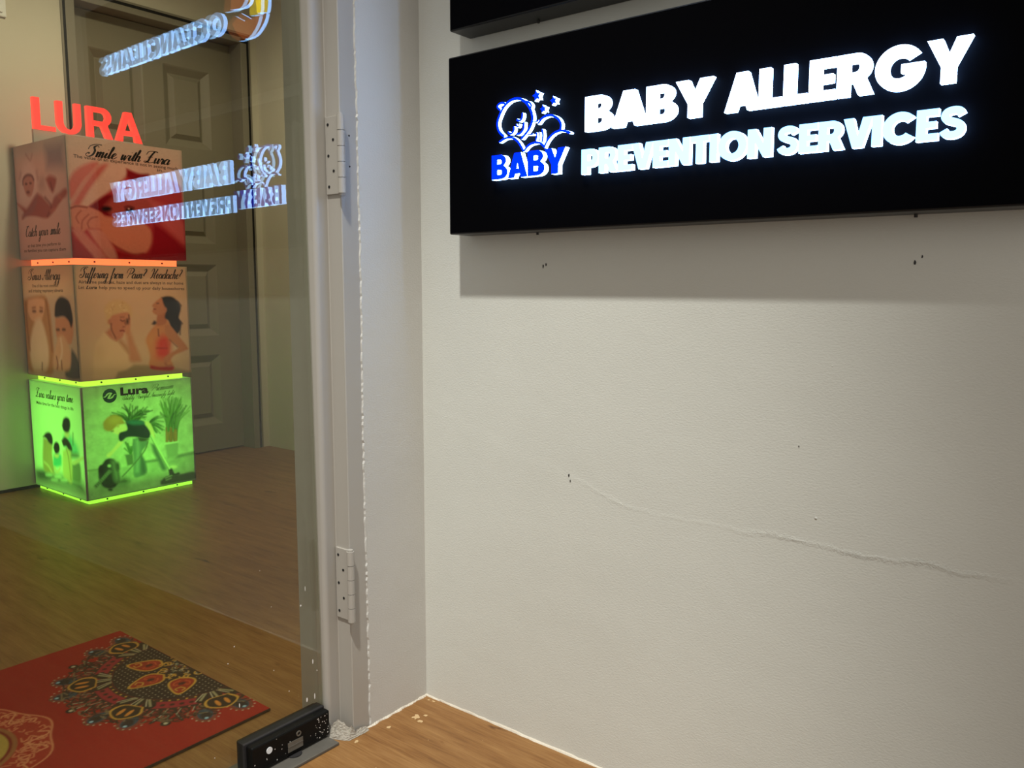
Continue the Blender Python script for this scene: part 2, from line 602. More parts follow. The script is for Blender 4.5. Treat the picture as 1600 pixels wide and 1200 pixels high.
# stub wall with its ragged plaster edge lapping the door frame
MAT['wall_dim'] = wall_material('cream_wall_paint_dimmed', srgb(194, 192, 185))  # same cream paint, darkened to stand in for weaker light on the stub
wl = thing('wall_left', (0, 0, 0), kind='structure')
boxes('wall_core', [(-0.11, -0.0005, -0.150, 0.0, 0.0, 4.36), (-0.11, -0.0005, 0.0, 1.42, 0.0, 4.36)], MAT['wall2'], wl)
NZ = 420
V, Fc = [], []
jag = np.cumsum(rng.normal(0, 1, NZ + 1))
jag = jag - np.linspace(jag[0], jag[-1], NZ + 1)
for i in range(NZ + 1):
    z = 2.32 * i / NZ
    ye = -0.1535 + 0.0016 * math.sin(z * 9) + 0.00018 * jag[i] + random.uniform(-.0011, .0011)
    V += [(-0.0030, ye, z), (0.0004, ye + random.uniform(.0005, .002), z), (0.0003, ye + .004, z), (0.0, -0.12, z), (0.0, 0.0, z)]
    if i:
        a, b = 5 * (i - 1), 5 * i
        for k in range(4):
            Fc.append((a + k, a + k + 1, b + k + 1, b + k))
raw('plaster_skin', V, Fc, MAT['wall_dim'], wl)

# room behind the glass
wb = boxes('wall_back', [(-2.62, -2.49, -3.2, 0.478, 0.012, 2.5), (-2.62, -2.49, 0.478, 1.372, 2.052, 2.5), (-2.62, -2.49, 1.372, 1.5, 0.0, 2.5), (-2.75, -2.62, -3.2, 1.5, 0, 2.5)], MAT['wall2'])
wb['kind'] = 'structure'
box('wall_far', (-2.49, 0.0, 1.41, 1.5, 0.0, 2.5), MAT['wall2'])['kind'] = 'structure'
boxes('wall_front', [(-0.11, 0.0, -3.2, -1.22, 0.0, 4.36), (-0.11, 0.0, -1.22, -0.1501, 2.32, 4.36)], MAT['wall2'])['kind'] = 'structure'
box('shadow_strip_1', (-2.489, -2.4875, -3.2, 0.478, 0.0, 0.013), MAT['dark'])['kind'] = 'structure'  # black strip standing in for the shadow line at the wall foot


def caulk_line(name, path, r, mat, seed):
    """irregular filled joint along the foot of a wall"""
    rd = random.Random(seed)
    P = [Vector(p) for p in path]
    V, Fc = [], []
    n = 160
    for i in range(n + 1):
        t = i / n
        p = P[0].lerp(P[1], t)
        side = P[2]
        a = r * (0.75 + 0.55 * rd.random() + .35 * math.sin(i * .23 + seed))
        hgt = r * (0.7 + 0.8 * rd.random() + .3 * math.sin(i * .13))
        V += [p + Vector((0, 0, hgt)), p + side * a * .6 + Vector((0, 0, hgt * .55)), p + side * a, p + side * a + Vector((0, 0, -.001))]
        if i:
            q, s = 4 * (i - 1), 4 * i
            for k in range(3):
                Fc.append((q + k, q + k + 1, s + k + 1, s + k))
    o = raw(name, V, Fc, mat)
    o['kind'] = 'structure'
    return o


caulk_line('trim_2', ((0, 0, 0), (2.2, 0, 0), (0, -1, 0)), 0.0027, MAT['caulk'], 3)
caulk_line('trim_3', ((0, 0, 0), (0, -0.19, 0), (1, 0, 0)), 0.0027, MAT['caulk'], 5)

# splashes of wall paint left on the vinyl in the corner
V, Fc = [], []
for px_, py_, r_, e_ in ((.045, -.075, .010, 2.2), (.062, -.082, .007, 1.8), (.030, -.135, .006, 2.0), (.020, -.205, .005, 2.6), (.055, -.060, .004, 2.0), (.018, -.012, .004, 1.4), (.030, -.010, .005, 1.3),
                         (.12, -.12, .0016, 1), (.17, -.20, .0018, 1), (.11, -.24, .0022, 1), (.24, -.16, .0014, 1), (.20, -.06, .0014, 1), (.08, -.27, .0016, 1), (.29, -.25, .0014, 1)):
    m = len(V)
    for a in range(12):
        q = r_ * random.uniform(.45, 1.1)
        V.append((px_ + q * math.cos(a * .5236), py_ + q * e_ * .5 * math.sin(a * .5236), .0004))
    Fc.append(tuple(range(m, m + 12)))
raw('paint_splash', V, Fc, MAT['splash'], bpy.data.objects['floor'])['kind'] = 'stuff'

# painted steel door frame with two old hinges
tf = thing('trim_4', (0, -0.19, 0), kind='structure')
prof = [(-0.003, -0.150), (-0.003, -0.1905)] + [(-.0042, -.192)] + [(-0.038, -0.192)] + [(-.0392, -.1933), (-0.0392, -0.200)] + \
       arc(-0.0482, -0.2125, .009, .009, 0, -90, 8) + [(-0.0482, -.2215), (-0.062, -0.2235), (-0.112, -0.2235), (-0.112, -0.150)]
n = len(prof)
V = [(x, y, 0) for x, y in prof] + [(x, y, 2.32) for x, y in prof]
Fc = [(i, (i + 1) % n, n + (i + 1) % n, n + i) for i in range(n)]
raw('jamb', V, Fc, MAT['frame'], tf)


def cyl(name, c0, c1, r, mat, parent, n=14, r1=None):
    c0, c1 = Vector(c0), Vector(c1)
    ax = (c1 - c0).normalized()
    a = ax.orthogonal().normalized()
    b = ax.cross(a)
    V, Fc = [], []
    for c, rr in ((c0, r), (c1, r1 or r)):
        for i in range(n):
            t = 2 * math.pi * i / n
            V.append(c + a * math.cos(t) * rr + b * math.sin(t) * rr)
    Fc = [(i, (i + 1) % n, n + (i + 1) % n, n + i) for i in range(n)] + [tuple(range(n))[::-1], tuple(range(n, 2 * n))]
    return raw(name, V, Fc, mat, parent)


def hinge(z0, z1):
    h = box('hinge', (-0.0375, -0.0005, -0.1955, -0.1905, z0, z1), MAT['frame'], tf, bev=.0006)
    kn = (z1 - z0) / 5
    for k in range(5):
        cyl('knuckle', (0.0045, -0.1965, z0 + k * kn + .0006), (0.0045, -0.1965, z0 + (k + 1) * kn - .0006), 0.0068, MAT['frame'], h)
    cyl('hinge_pin', (0.0045, -0.1965, z0 - .003), (0.0045, -0.1965, z1 + .003), 0.005, MAT['frame'], h)
    for k in range(5):
        x = -0.030 if k % 2 == 0 else -0.017
        z = z0 + (z1 - z0) * (.1 + .2 * k)
        cyl('screw_hole', (x, -0.1948, z), (x, -0.1961, z), 0.0026, MAT['dark'], h, 10)
    return h


hinge(0.988, 1.119)
hinge(0.222, 0.355)
for z in (1.088, 1.036):
    cyl('screw_hole', (-0.0035, -0.172, z), (-0.0022, -0.172, z), .0016, MAT['dark'], tf, 8)

# crumbled plaster at the foot of the frame
V, Fc = [], []
nu, nv = 22, 12
for j in range(nv + 1):
    for i in range(nu + 1):
        u, v = i / nu, j / nv
        a = u * math.pi / 2
        ridge = 0.030 * (0.55 + .45 * abs(math.sin(u * 7.3))) * (1 - v) * (.85 + .25 * random.random())
        out = (0.004 + 0.012 * v)
        # runs round the frame's step from its front corner to the door
        if u < .35:
            x, y = 0.0 + out * .6, -0.165 - u * .085
        else:
            x, y = 0.002 - (u - .35) * .075 + out * .4, -0.196 - (u - .35) * .04 - out
        V.append((x + random.uniform(-.0007, .0007), y + random.uniform(-.0007, .0007), ridge * (.35 if u < .35 else 1) + .0005))
for j in range(nv):
    for i in range(nu):
        a = j * (nu + 1) + i
        Fc.append((a, a + 1, a + nu + 2, a + nu + 1))
raw('plaster_rubble', V, Fc, MAT['rubble'], tf)

# glass door leaf, hung a hair out of plumb
TILT = R(0.5)


def lean(x, y, z):
    return (x - math.tan(TILT) * (z - 1.0), y, z)


dg = thing('door_1', (-0.055, -0.23, 0), kind='structure')
dg['label'] = 'clear glass swing door with black bottom patch fitting'
v, f = box_data(-0.067, -0.055, -1.20, -0.2275, 0.012, 2.30)
raw('pane', [lean(*p) for p in v], f, MAT['glass'], dg)
v, f = box_data(-0.080, -0.034, -0.394, -0.2285, 0.009, 0.0565, bev=.003)
pf = raw('patch_fitting', [lean(*p) for p in v], f, MAT['patch'], dg)
v, f = box_data(-0.072, -0.050, -0.3985, -0.2275, 0.008, 0.0595, bev=.0015)
raw('patch_edge', [lean(*p) for p in v], f, MAT['rubber'], dg)
XF = -0.0340 + math.tan(TILT) * .96


def on_patch(s, t, d):
    return (XF + d, s, t)


extrude('clamp_slot', [[(-.322, .016), (-.290, .016), (-.290, .0335), (-.322, .0335)]], on_patch, .0010, [MAT['steel']], pf)
extrude('slot_line', [[(-.322, .0245), (-.290, .0245), (-.290, .0265), (-.322, .0265)]], on_patch, .0016, [MAT['plate']], pf)
extrude('set_screw', [arc(-.2985, .0425, .0050, .0050, 0, 360, 18)[:-1], arc(-.2985, .0425, .0028, .0028, 0, 360, 14)[:-1]], on_patch, .0014, [MAT['steel']], pf)
extrude('screw_cap', [arc(-.360, .0390, .0058, .0058, 0, 360, 20)[:-1]], on_patch, .0012, [MAT['switch']], pf)
V, Fc = [], []
for k in range(46):
    y, z, r = random.uniform(-.39, -.232), random.uniform(.013, .053), random.uniform(.0004, .0013)
    if random.random() < .45:
        y = random.uniform(-.262, -.232)
    m = len(V)
    for a in range(6):
        V.append((XF + .0003, y + r * random.uniform(.6, 1.2) * math.cos(a * 1.047), z + r * random.uniform(.6, 1.4) * math.sin(a * 1.047)))
    Fc.append(tuple(range(m, m + 6)))
raw('paint_speck', V, Fc, MAT['white'], pf)['kind'] = 'stuff'
# dried paint drops on the pane
V, Fc = [], []
for y, z, r, k in ((-.2575, .291, .0007, 7), (-.2685, .263, .0017, 1), (-.2462, .15, .0012, 4), (-.2445, .083, .0012, 5), (-.262, .083, .0018, 2.5), (-.2375, .13, .0009, 1.5),
                   (-.405, .235, .0011, 1), (-.418, .21, .0010, 1), (-.33, .165, .0009, 1), (-.30, .115, .0010, 1), (-.52, .07, .0010, 1.6), (-.45, .06, .0009, 1), (-.40, .13, .001, 4), (-.35, .35, .0007, 1), (-.33, .28, .0007, 1)):
    m = len(V)
    x = -0.055 - math.tan(TILT) * (z - 1) + .0004
    for a in range(8):
        V.append((x, y + r * math.cos(a * .785), z + r * k * math.sin(a * .785)))
    Fc.append(tuple(range(m, m + 8)))
raw('dried_paint', V, Fc, MAT['white'], dg)['kind'] = 'stuff'

# floor spring cover plate
sp = thing('floor_spring_cover', (-0.01, -0.3, 0), 'dull grey metal cover plate on the floor under the glass door pivot', 'cover plate')
box('cover_plate', (-0.085, 0.004, -0.52, -0.232, 0.0005, 0.0055), MAT['plate'], sp, bev=.0008)
cyl('pivot_collar', (-0.03, -0.306, 0.0055), (-0.03, -0.306, 0.0075), 0.014, MAT['rubber'], sp, 20)

# ------------------------------------------------------------------ inner door
DX = -2.578
d2 = thing('door_2', (DX, 0.92, 0), kind='structure')
d2['label'] = 'grey moulded eight-panel door at the back of the room'
Y0, Y1, ZT = 0.535, 1.318, 2.0
cols = [(0.625, 0.865), (0.962, 1.200)]
rows = [(1.485, 1.852), (1.035, 1.385), (0.585, 0.935), (0.140, 0.490)]
zs = [0.008] + [z for r in rows[::-1] for z in r] + [ZT]
slab = [(DX - .03, DX, Y0, cols[0][0], .008, ZT), (DX - .03, DX, cols[0][1], cols[1][0], .008, ZT), (DX - .03, DX, cols[1][1], Y1, .008, ZT)]
for c in cols:
    for k in range(0, len(zs), 2):
        slab.append((DX - .03, DX, c[0], c[1], zs[k], zs[k + 1]))
boxes('door_leaf', slab, MAT['door'], d2)
for c in cols:
    for r in rows:
        V, Fc = [], []
        prof = [(0, 0), (.006, -.003), (.034, -.024), (.038, -.024), (.058, -.008)]
        for ins, dep in prof:
            V += [(DX + dep, c[0] + ins, r[0] + ins), (DX + dep, c[1] - ins, r[0] + ins), (DX + dep, c[1] - ins, r[1] - ins), (DX + dep, c[0] + ins, r[1] - ins)]
        for k in range(len(prof) - 1):
            for i in range(4):
                a, b = 4 * k + i, 4 * k + (i + 1) % 4
                Fc.append((a, b, b + 4, a + 4))
        e = 4 * (len(prof) - 1)
        Fc.append((e, e + 1, e + 2, e + 3))
        raw('panel', V, Fc, MAT['door'], d2)
# frame of the inner door: grey steel legs, black strip between frame and wall
tr2 = thing('trim_5', (-2.5, 0.92, 0), kind='structure')
boxes('frame_jamb', [(-2.60, -2.486, 0.498, Y0, 0, 2.028), (-2.60, -2.486, Y1, 1.352, 0, 2.028), (-2.60, -2.486, 0.498, 1.352, 2.003, 2.030)], MAT['doorframe'], tr2, bev=.002)
boxes('gap_strip', [(-2.60, -2.4865, 0.486, 0.498, 0, 2.042), (-2.60, -2.4865, 1.352, 1.363, 0, 2.042), (-2.60, -2.4865, 0.486, 1.363, 2.030, 2.042)], MAT['dark'], tr2)
boxes('edge_bead', [(-2.60, -2.4845, 0.478, 0.486, 0, 2.050), (-2.60, -2.4845, 1.363, 1.371, 0, 2.050), (-2.60, -2.4845, 0.478, 1.371, 2.042, 2.051)], MAT['doorframe'], tr2)

# light switch
sw = thing('light_switch', (-2.49, 0.24, 1.90), 'white rocker light switch on the back wall left of the door', 'light switch')
box('switch_plate', (-2.490, -2.479, 0.186, 0.272, 1.862, 1.948), MAT['switch'], sw, bev=.003)
box('rocker', (-2.480, -2.473, 0.200, 0.258, 1.877, 1.933), MAT['switch'], sw, bev=.002)

# ceiling downlights (the lamps themselves are set up above)
for nm, (x, y, zc), lb in (('downlight', (0.90, -1.70, 4.36), 'round ceiling downlight in front of the lit signs'), ('downlight', (-1.35, 0.40, 2.5), 'round ceiling downlight in the room behind the glass')):
    t = thing(nm, (x, y, zc), lb, 'downlight')
    V, Fc = [], []
    rr = ((.12, zc - .001), (.12, zc - .006), (.10, zc - .008), (.096, zc - .001))
    for r, z in rr:
        V += [(x + r * math.cos(a), y + r * math.sin(a), z) for a in np.linspace(0, 2 * math.pi, 33)[:-1]]
    for k in range(3):
        for i in range(32):
            Fc.append((k * 32 + i, k * 32 + (i + 1) % 32, (k + 1) * 32 + (i + 1) % 32, (k + 1) * 32 + i))
    raw('trim_ring', V, Fc, MAT['switch'], t)

# ------------------------------------------------------------------ lit signs
SY = -0.0545


def on_sign(s, t, d):
    return (s, SY - d, t)


def sign_body(x0, x1, z0, z1, label, name):
    t = thing(name, ((x0 + x1) / 2, 0, z0), label, 'sign')
    v, f = box_data(x0, x1, SY, 0.0, z0, z1, bev=.0025)
    mi = []
    for q in f:
        c = sum((v[i] for i in q), Vector()) / len(q)
        mi.append(0 if c.y < SY + .0003 else 1)
    b = raw('body', v, f, [MAT['black'], MAT['blackedge']], t, mi)
    for sx in (0.283, 0.872):
        cyl('screw', (sx, -0.010, z0 + .001), (sx, -0.010, z0 - .004), .0022, MAT['screw'], t, 8)
    return t


s1 = sign_body(0.1225, 1.045, 0.9206, 1.2215, 'black sign box with lit white lettering and a blue emblem on the cream wall', 'sign_box')
WF = [MAT['led_white'], MAT['led_rim']]
WF2 = [MAT['led_white2'], MAT['led_rim']]
WF3 = [MAT['led_white3'], MAT['led_rim']]
BF = [MAT['led_blue'], MAT['led_rim']]
word('BABY', 0.4110, 0.6190, 1.0645, 0.0510, on_sign, .0095, WF, s1)
word('ALLERGY', 0.6360, 0.9330, 1.0645, 0.0500, on_sign, .0095, WF, s1)
word('PREVENTION', 0.4055, 0.7030, 1.0010, 0.0372, on_sign, .0095, WF2, s1, gap=.03)
word('SERVICES', 0.7105, 0.9310, 1.0010, 0.0360, on_sign, .0095, WF2, s1, gap=.03)
word('BABY', 0.2285, 0.3770, 1.0060, 0.0395, on_sign, .0110, BF, s1, weight=.30)


# emblem: strokes of acrylic, drawn on a 7.5x sketch of the badge whose coordinates are turned into metres
def em(x, y):
    u = (x - 130) / 865.0
    s = 0.2285 + u * 0.150
    top = 850 - 120 * u          # the badge sketch slants like the name below it
    t = 1.0460 + (top - y) / 7.5 * 0.00103 + 0.0
    return (s, t)


def em_stroke(pts, width, name, parent):
    p = smooth_path([em(*q) for q in pts], 6)
    wv = np.ones(len(p)) * width
    wv[0] *= .5
    wv[-1] *= .5
    return extrude(name, [offset_outline(p, wv)], on_sign, .0075, BF, parent)


head = em_stroke([(270, 625), (205, 560), (185, 470), (215, 370), (270, 270), (350, 205), (440, 190), (520, 230), (580, 320), (600, 420), (570, 520), (520, 590), (470, 650)], .0042, 'emblem', s1)
for pts, wd, nm in (
    ([(225, 320), (185, 275), (215, 240), (260, 235), (290, 255)], .0034, 'ear'),
    ([(520, 225), (560, 235), (585, 265), (580, 300)], .0034, 'ear'),
    ([(415, 425), (450, 440), (480, 410), (485, 350)], .0034, 'closed_eye'),
    ([(310, 570), (345, 590), (380, 560), (385, 505)], .0034, 'closed_eye'),
    ([(410, 595), (450, 590), (495, 540), (505, 455)], .0032, 'smile'),
    ([(410, 480), (430, 510), (445, 475)], .0022, 'nose'),
    ([(205, 690), (290, 640), (375, 640), (440, 690), (500, 790)], .0036, 'cloud_outline'),
    ([(500, 790), (560, 720), (640, 690), (700, 700), (745, 745)], .0036, 'cloud_outline'),
    ([(730, 745), (780, 650), (850, 580), (930, 555), (1030, 580)], .0036, 'cloud_outline'),
    ([(660, 480), (720, 410), (800, 385), (880, 415), (920, 480), (915, 550)], .0036, 'body_outline'),
    ([(640, 670), (650, 620), (645, 575)], .0030, 'paw'),
    ([(680, 570), (675, 630), (680, 675)], .0024, 'paw'),
    ([(710, 690), (720, 610), (710, 535)], .0034, 'paw'),
    ([(600, 450), (640, 455), (670, 440)], .0020, 'collar'),
    ([(540, 600), (580, 600), (610, 595)], .0020, 'collar'),
):
    em_stroke(pts, wd, nm, head)
for cx, cy, r in ((655, 165, .0088), (845, 225, .0072), (730, 315, .0066)):
    s, t = em(cx, cy)
    st = []
    for k in range(10):
        a = R(90 + 36 * k + 10)
        rr = r if k % 2 == 0 else r * .52
        st.append((s + rr * math.cos(a) * .95, t + rr * math.sin(a)))
    extrude('star', [st], on_sign, .0095, BF, head)

s2 = sign_body(0.1262, 1.049, 1.2639, 1.5645, 'black sign box above the other, its lit lettering seen only mirrored in the glass', 'sign_box')
word('OCEANCLEANS', 0.4080, 0.9500, 1.3860, 0.0465, on_sign, .0095, WF3, s2, gap=.03)
EC, ER = (0.317, 1.424), 0.067
lo = arc(*EC, ER, ER, 206, 338, 24)
rim = extrude('emblem', [lo + [(EC[0] + .030, EC[1] - .010), (EC[0] - .006, EC[1] - .030), (EC[0] - .030, EC[1] - .026)]], on_sign, .008, [MAT['led_orange'], MAT['led_rim']], s2)
ye = arc(*EC, ER, ER, 128, 204, 18)
extrude('yellow_field', [ye + [(EC[0] - .026, EC[1] - .022), (EC[0] - .024, EC[1] + .020)]], on_sign, .008, [MAT['led_yellow'], MAT['led_rim']], rim)
up = arc(*EC, ER, ER, 4, 122, 20)
extrude('orange_field', [up + [(EC[0] - .016, EC[1] + .018), (EC[0] - .002, EC[1] + .003), (EC[0] + .018, EC[1] - .002)]], on_sign, .008, [MAT['led_orange'], MAT['led_rim']], rim)


# ------------------------------------------------------------------ printed artwork
def to_lin(c):
    c = np.array(c, float) / 255.0
    return np.where(c <= 0.04045, c / 12.92, ((c + 0.055) / 1.055) ** 2.4)


def homography(src, dst):
    A = []
    for (x, y), (u, v) in zip(src, dst):
        A.append([x, y, 1, 0, 0, 0, -u * x, -u * y, -u])
        A.append([0, 0, 0, x, y, 1, -v * x, -v * y, -v])
    return np.linalg.svd(np.array(A))[2][-1].reshape(3, 3)


class Canvas:
    """a small painter; the sheet is a x b metres, colours live on the sheet's own vertices"""

    def __init__(self, a, b, na, nb, bg, quad=None):
        self.a, self.b, self.na, self.nb = a, b, na, nb
        self.X, self.Y = np.meshgrid(np.linspace(0, a, na + 1), np.linspace(0, b, nb + 1))
        self.c = np.zeros(self.X.shape + (3,)) + to_lin(bg)
        self.px = a / na
        self.H = homography(quad, [(0, 0), (a, 0), (a, b), (0, b)]) if quad else None

    def m(self, pts):
        if self.H is None:
            return np.array(pts, float)
        P = np.array([(x, y, 1.0) for x, y in pts]) @ self.H.T
        return P[:, :2] / P[:, 2:3]

    def blend(self, mask, col):
        self.c += mask[..., None] * (to_lin(col) - self.c)

    def poly(self, pts, col, soft=1.0, alpha=1.0, smooth=True, mapped=False):
        P = np.array(pts, float) if mapped else self.m(pts)
        if smooth and len(P) > 3:
            P = smooth_path(list(P) + [P[0]], 4)[:-1]
        X, Y = self.X, self.Y
        s = self.px * max(soft, .6)
        i0 = max(0, int((P[:, 0].min() - 3 * s) / self.a * self.na)); i1 = min(self.na + 1, int((P[:, 0].max() + 3 * s) / self.a * self.na) + 2)
        j0 = max(0, int((P[:, 1].min() - 3 * s) / self.b * self.nb)); j1 = min(self.nb + 1, int((P[:, 1].max() + 3 * s) / self.b * self.nb) + 2)
        if i1 <= i0 or j1 <= j0:
            return
        X = X[j0:j1, i0:i1]; Y = Y[j0:j1, i0:i1]
        d = np.full(X.shape, 1e9)
        ins = np.zeros(X.shape, bool)
        n = len(P)
        for k in range(n):
            x0, y0 = P[k]; x1, y1 = P[(k + 1) % n]
            dx, dy = x1 - x0, y1 - y0
            L = dx * dx + dy * dy + 1e-15
            t = np.clip(((X - x0) * dx + (Y - y0) * dy) / L, 0, 1)
            d = np.minimum(d, (X - x0 - t * dx) ** 2 + (Y - y0 - t * dy) ** 2)
            if y0 != y1:
                ins ^= ((y0 > Y) != (y1 > Y)) & (X < dx * (Y - y0) / (y1 - y0) + x0)
        sd = np.sqrt(d) * np.where(ins, 1, -1)
        mk = np.clip(sd / (2 * s) + .5, 0, 1) * alpha
        sub = self.c[j0:j1, i0:i1]
        sub += mk[..., None] * (to_lin(col) - sub)

    def ell(self, cx, cy, rx, ry, col, soft=1.0, alpha=1.0, rot=0.0, mapped=False):
        a = np.linspace(0, 2 * math.pi, 25)[:-1]
        c_, s_ = math.cos(rot), math.sin(rot)
        pts = [(cx + rx * math.cos(t) * c_ - ry * math.sin(t) * s_, cy + rx * math.cos(t) * s_ + ry * math.sin(t) * c_) for t in a]
        self.poly(pts, col, soft, alpha, False, mapped)

    def line(self, pts, width, col, soft=.8, alpha=1.0, mapped=False):
        """width in metres"""
        P = np.array(pts, float) if mapped else self.m(pts)
        P = smooth_path(list(P), 5) if len(P) > 2 else P
        self.poly(offset_outline(P, width), col, soft, alpha, False, True)

    def grain(self, amt, scale):
        n = rng.normal(0, 1, (self.nb // scale + 3, self.na // scale + 3))
        yy = np.linspace(0, n.shape[0] - 2.001, self.nb + 1); xx = np.linspace(0, n.shape[1] - 2.001, self.na + 1)
        j, i = yy.astype(int), xx.astype(int)
        fy, fx = (yy - j)[:, None], (xx - i)[None, :]
        g = (n[np.ix_(j, i)] * (1 - fy) * (1 - fx) + n[np.ix_(j, i + 1)] * (1 - fy) * fx + n[np.ix_(j + 1, i)] * fy * (1 - fx) + n[np.ix_(j + 1, i + 1)] * fy * fx)
        self.c *= np.clip(1 + amt * g, .3, 1.8)[..., None]

    def sheet(self, name, origin, U, V, parent, mat, lip=0.0):
        O, U, V = (np.array(q, float) for q in (origin, U, V))
        P = O + self.X[..., None] * U + self.Y[..., None] * V
        r0 = np.array(root_origin(parent))
        n1 = self.na + 1
        verts = (P - r0).reshape(-1, 3)
        idx = np.arange((self.na + 1) * (self.nb + 1)).reshape(self.nb + 1, n1)
        q = np.stack([idx[:-1, :-1], idx[1:, :-1], idx[1:, 1:], idx[:-1, 1:]], -1).reshape(-1, 4)
        me = bpy.data.meshes.new(name)
        me.vertices.add(len(verts)); me.vertices.foreach_set('co', verts.ravel())
        me.loops.add(q.size); me.loops.foreach_set('vertex_index', q.ravel())
        me.polygons.add(len(q)); me.polygons.foreach_set('loop_start', np.arange(0, q.size, 4)); me.polygons.foreach_set('loop_total', np.full(len(q), 4))
        me.update(calc_edges=True)
        at = me.color_attributes.new('print', 'FLOAT_COLOR', 'POINT')
        at.data.foreach_set('color', np.concatenate([np.clip(self.c, 0, 1), np.ones(self.X.shape + (1,))], -1).ravel())
        me.materials.append(mat)
        o = bpy.data.objects.new(name, me)
        link(o)
        o.parent = parent
        return o


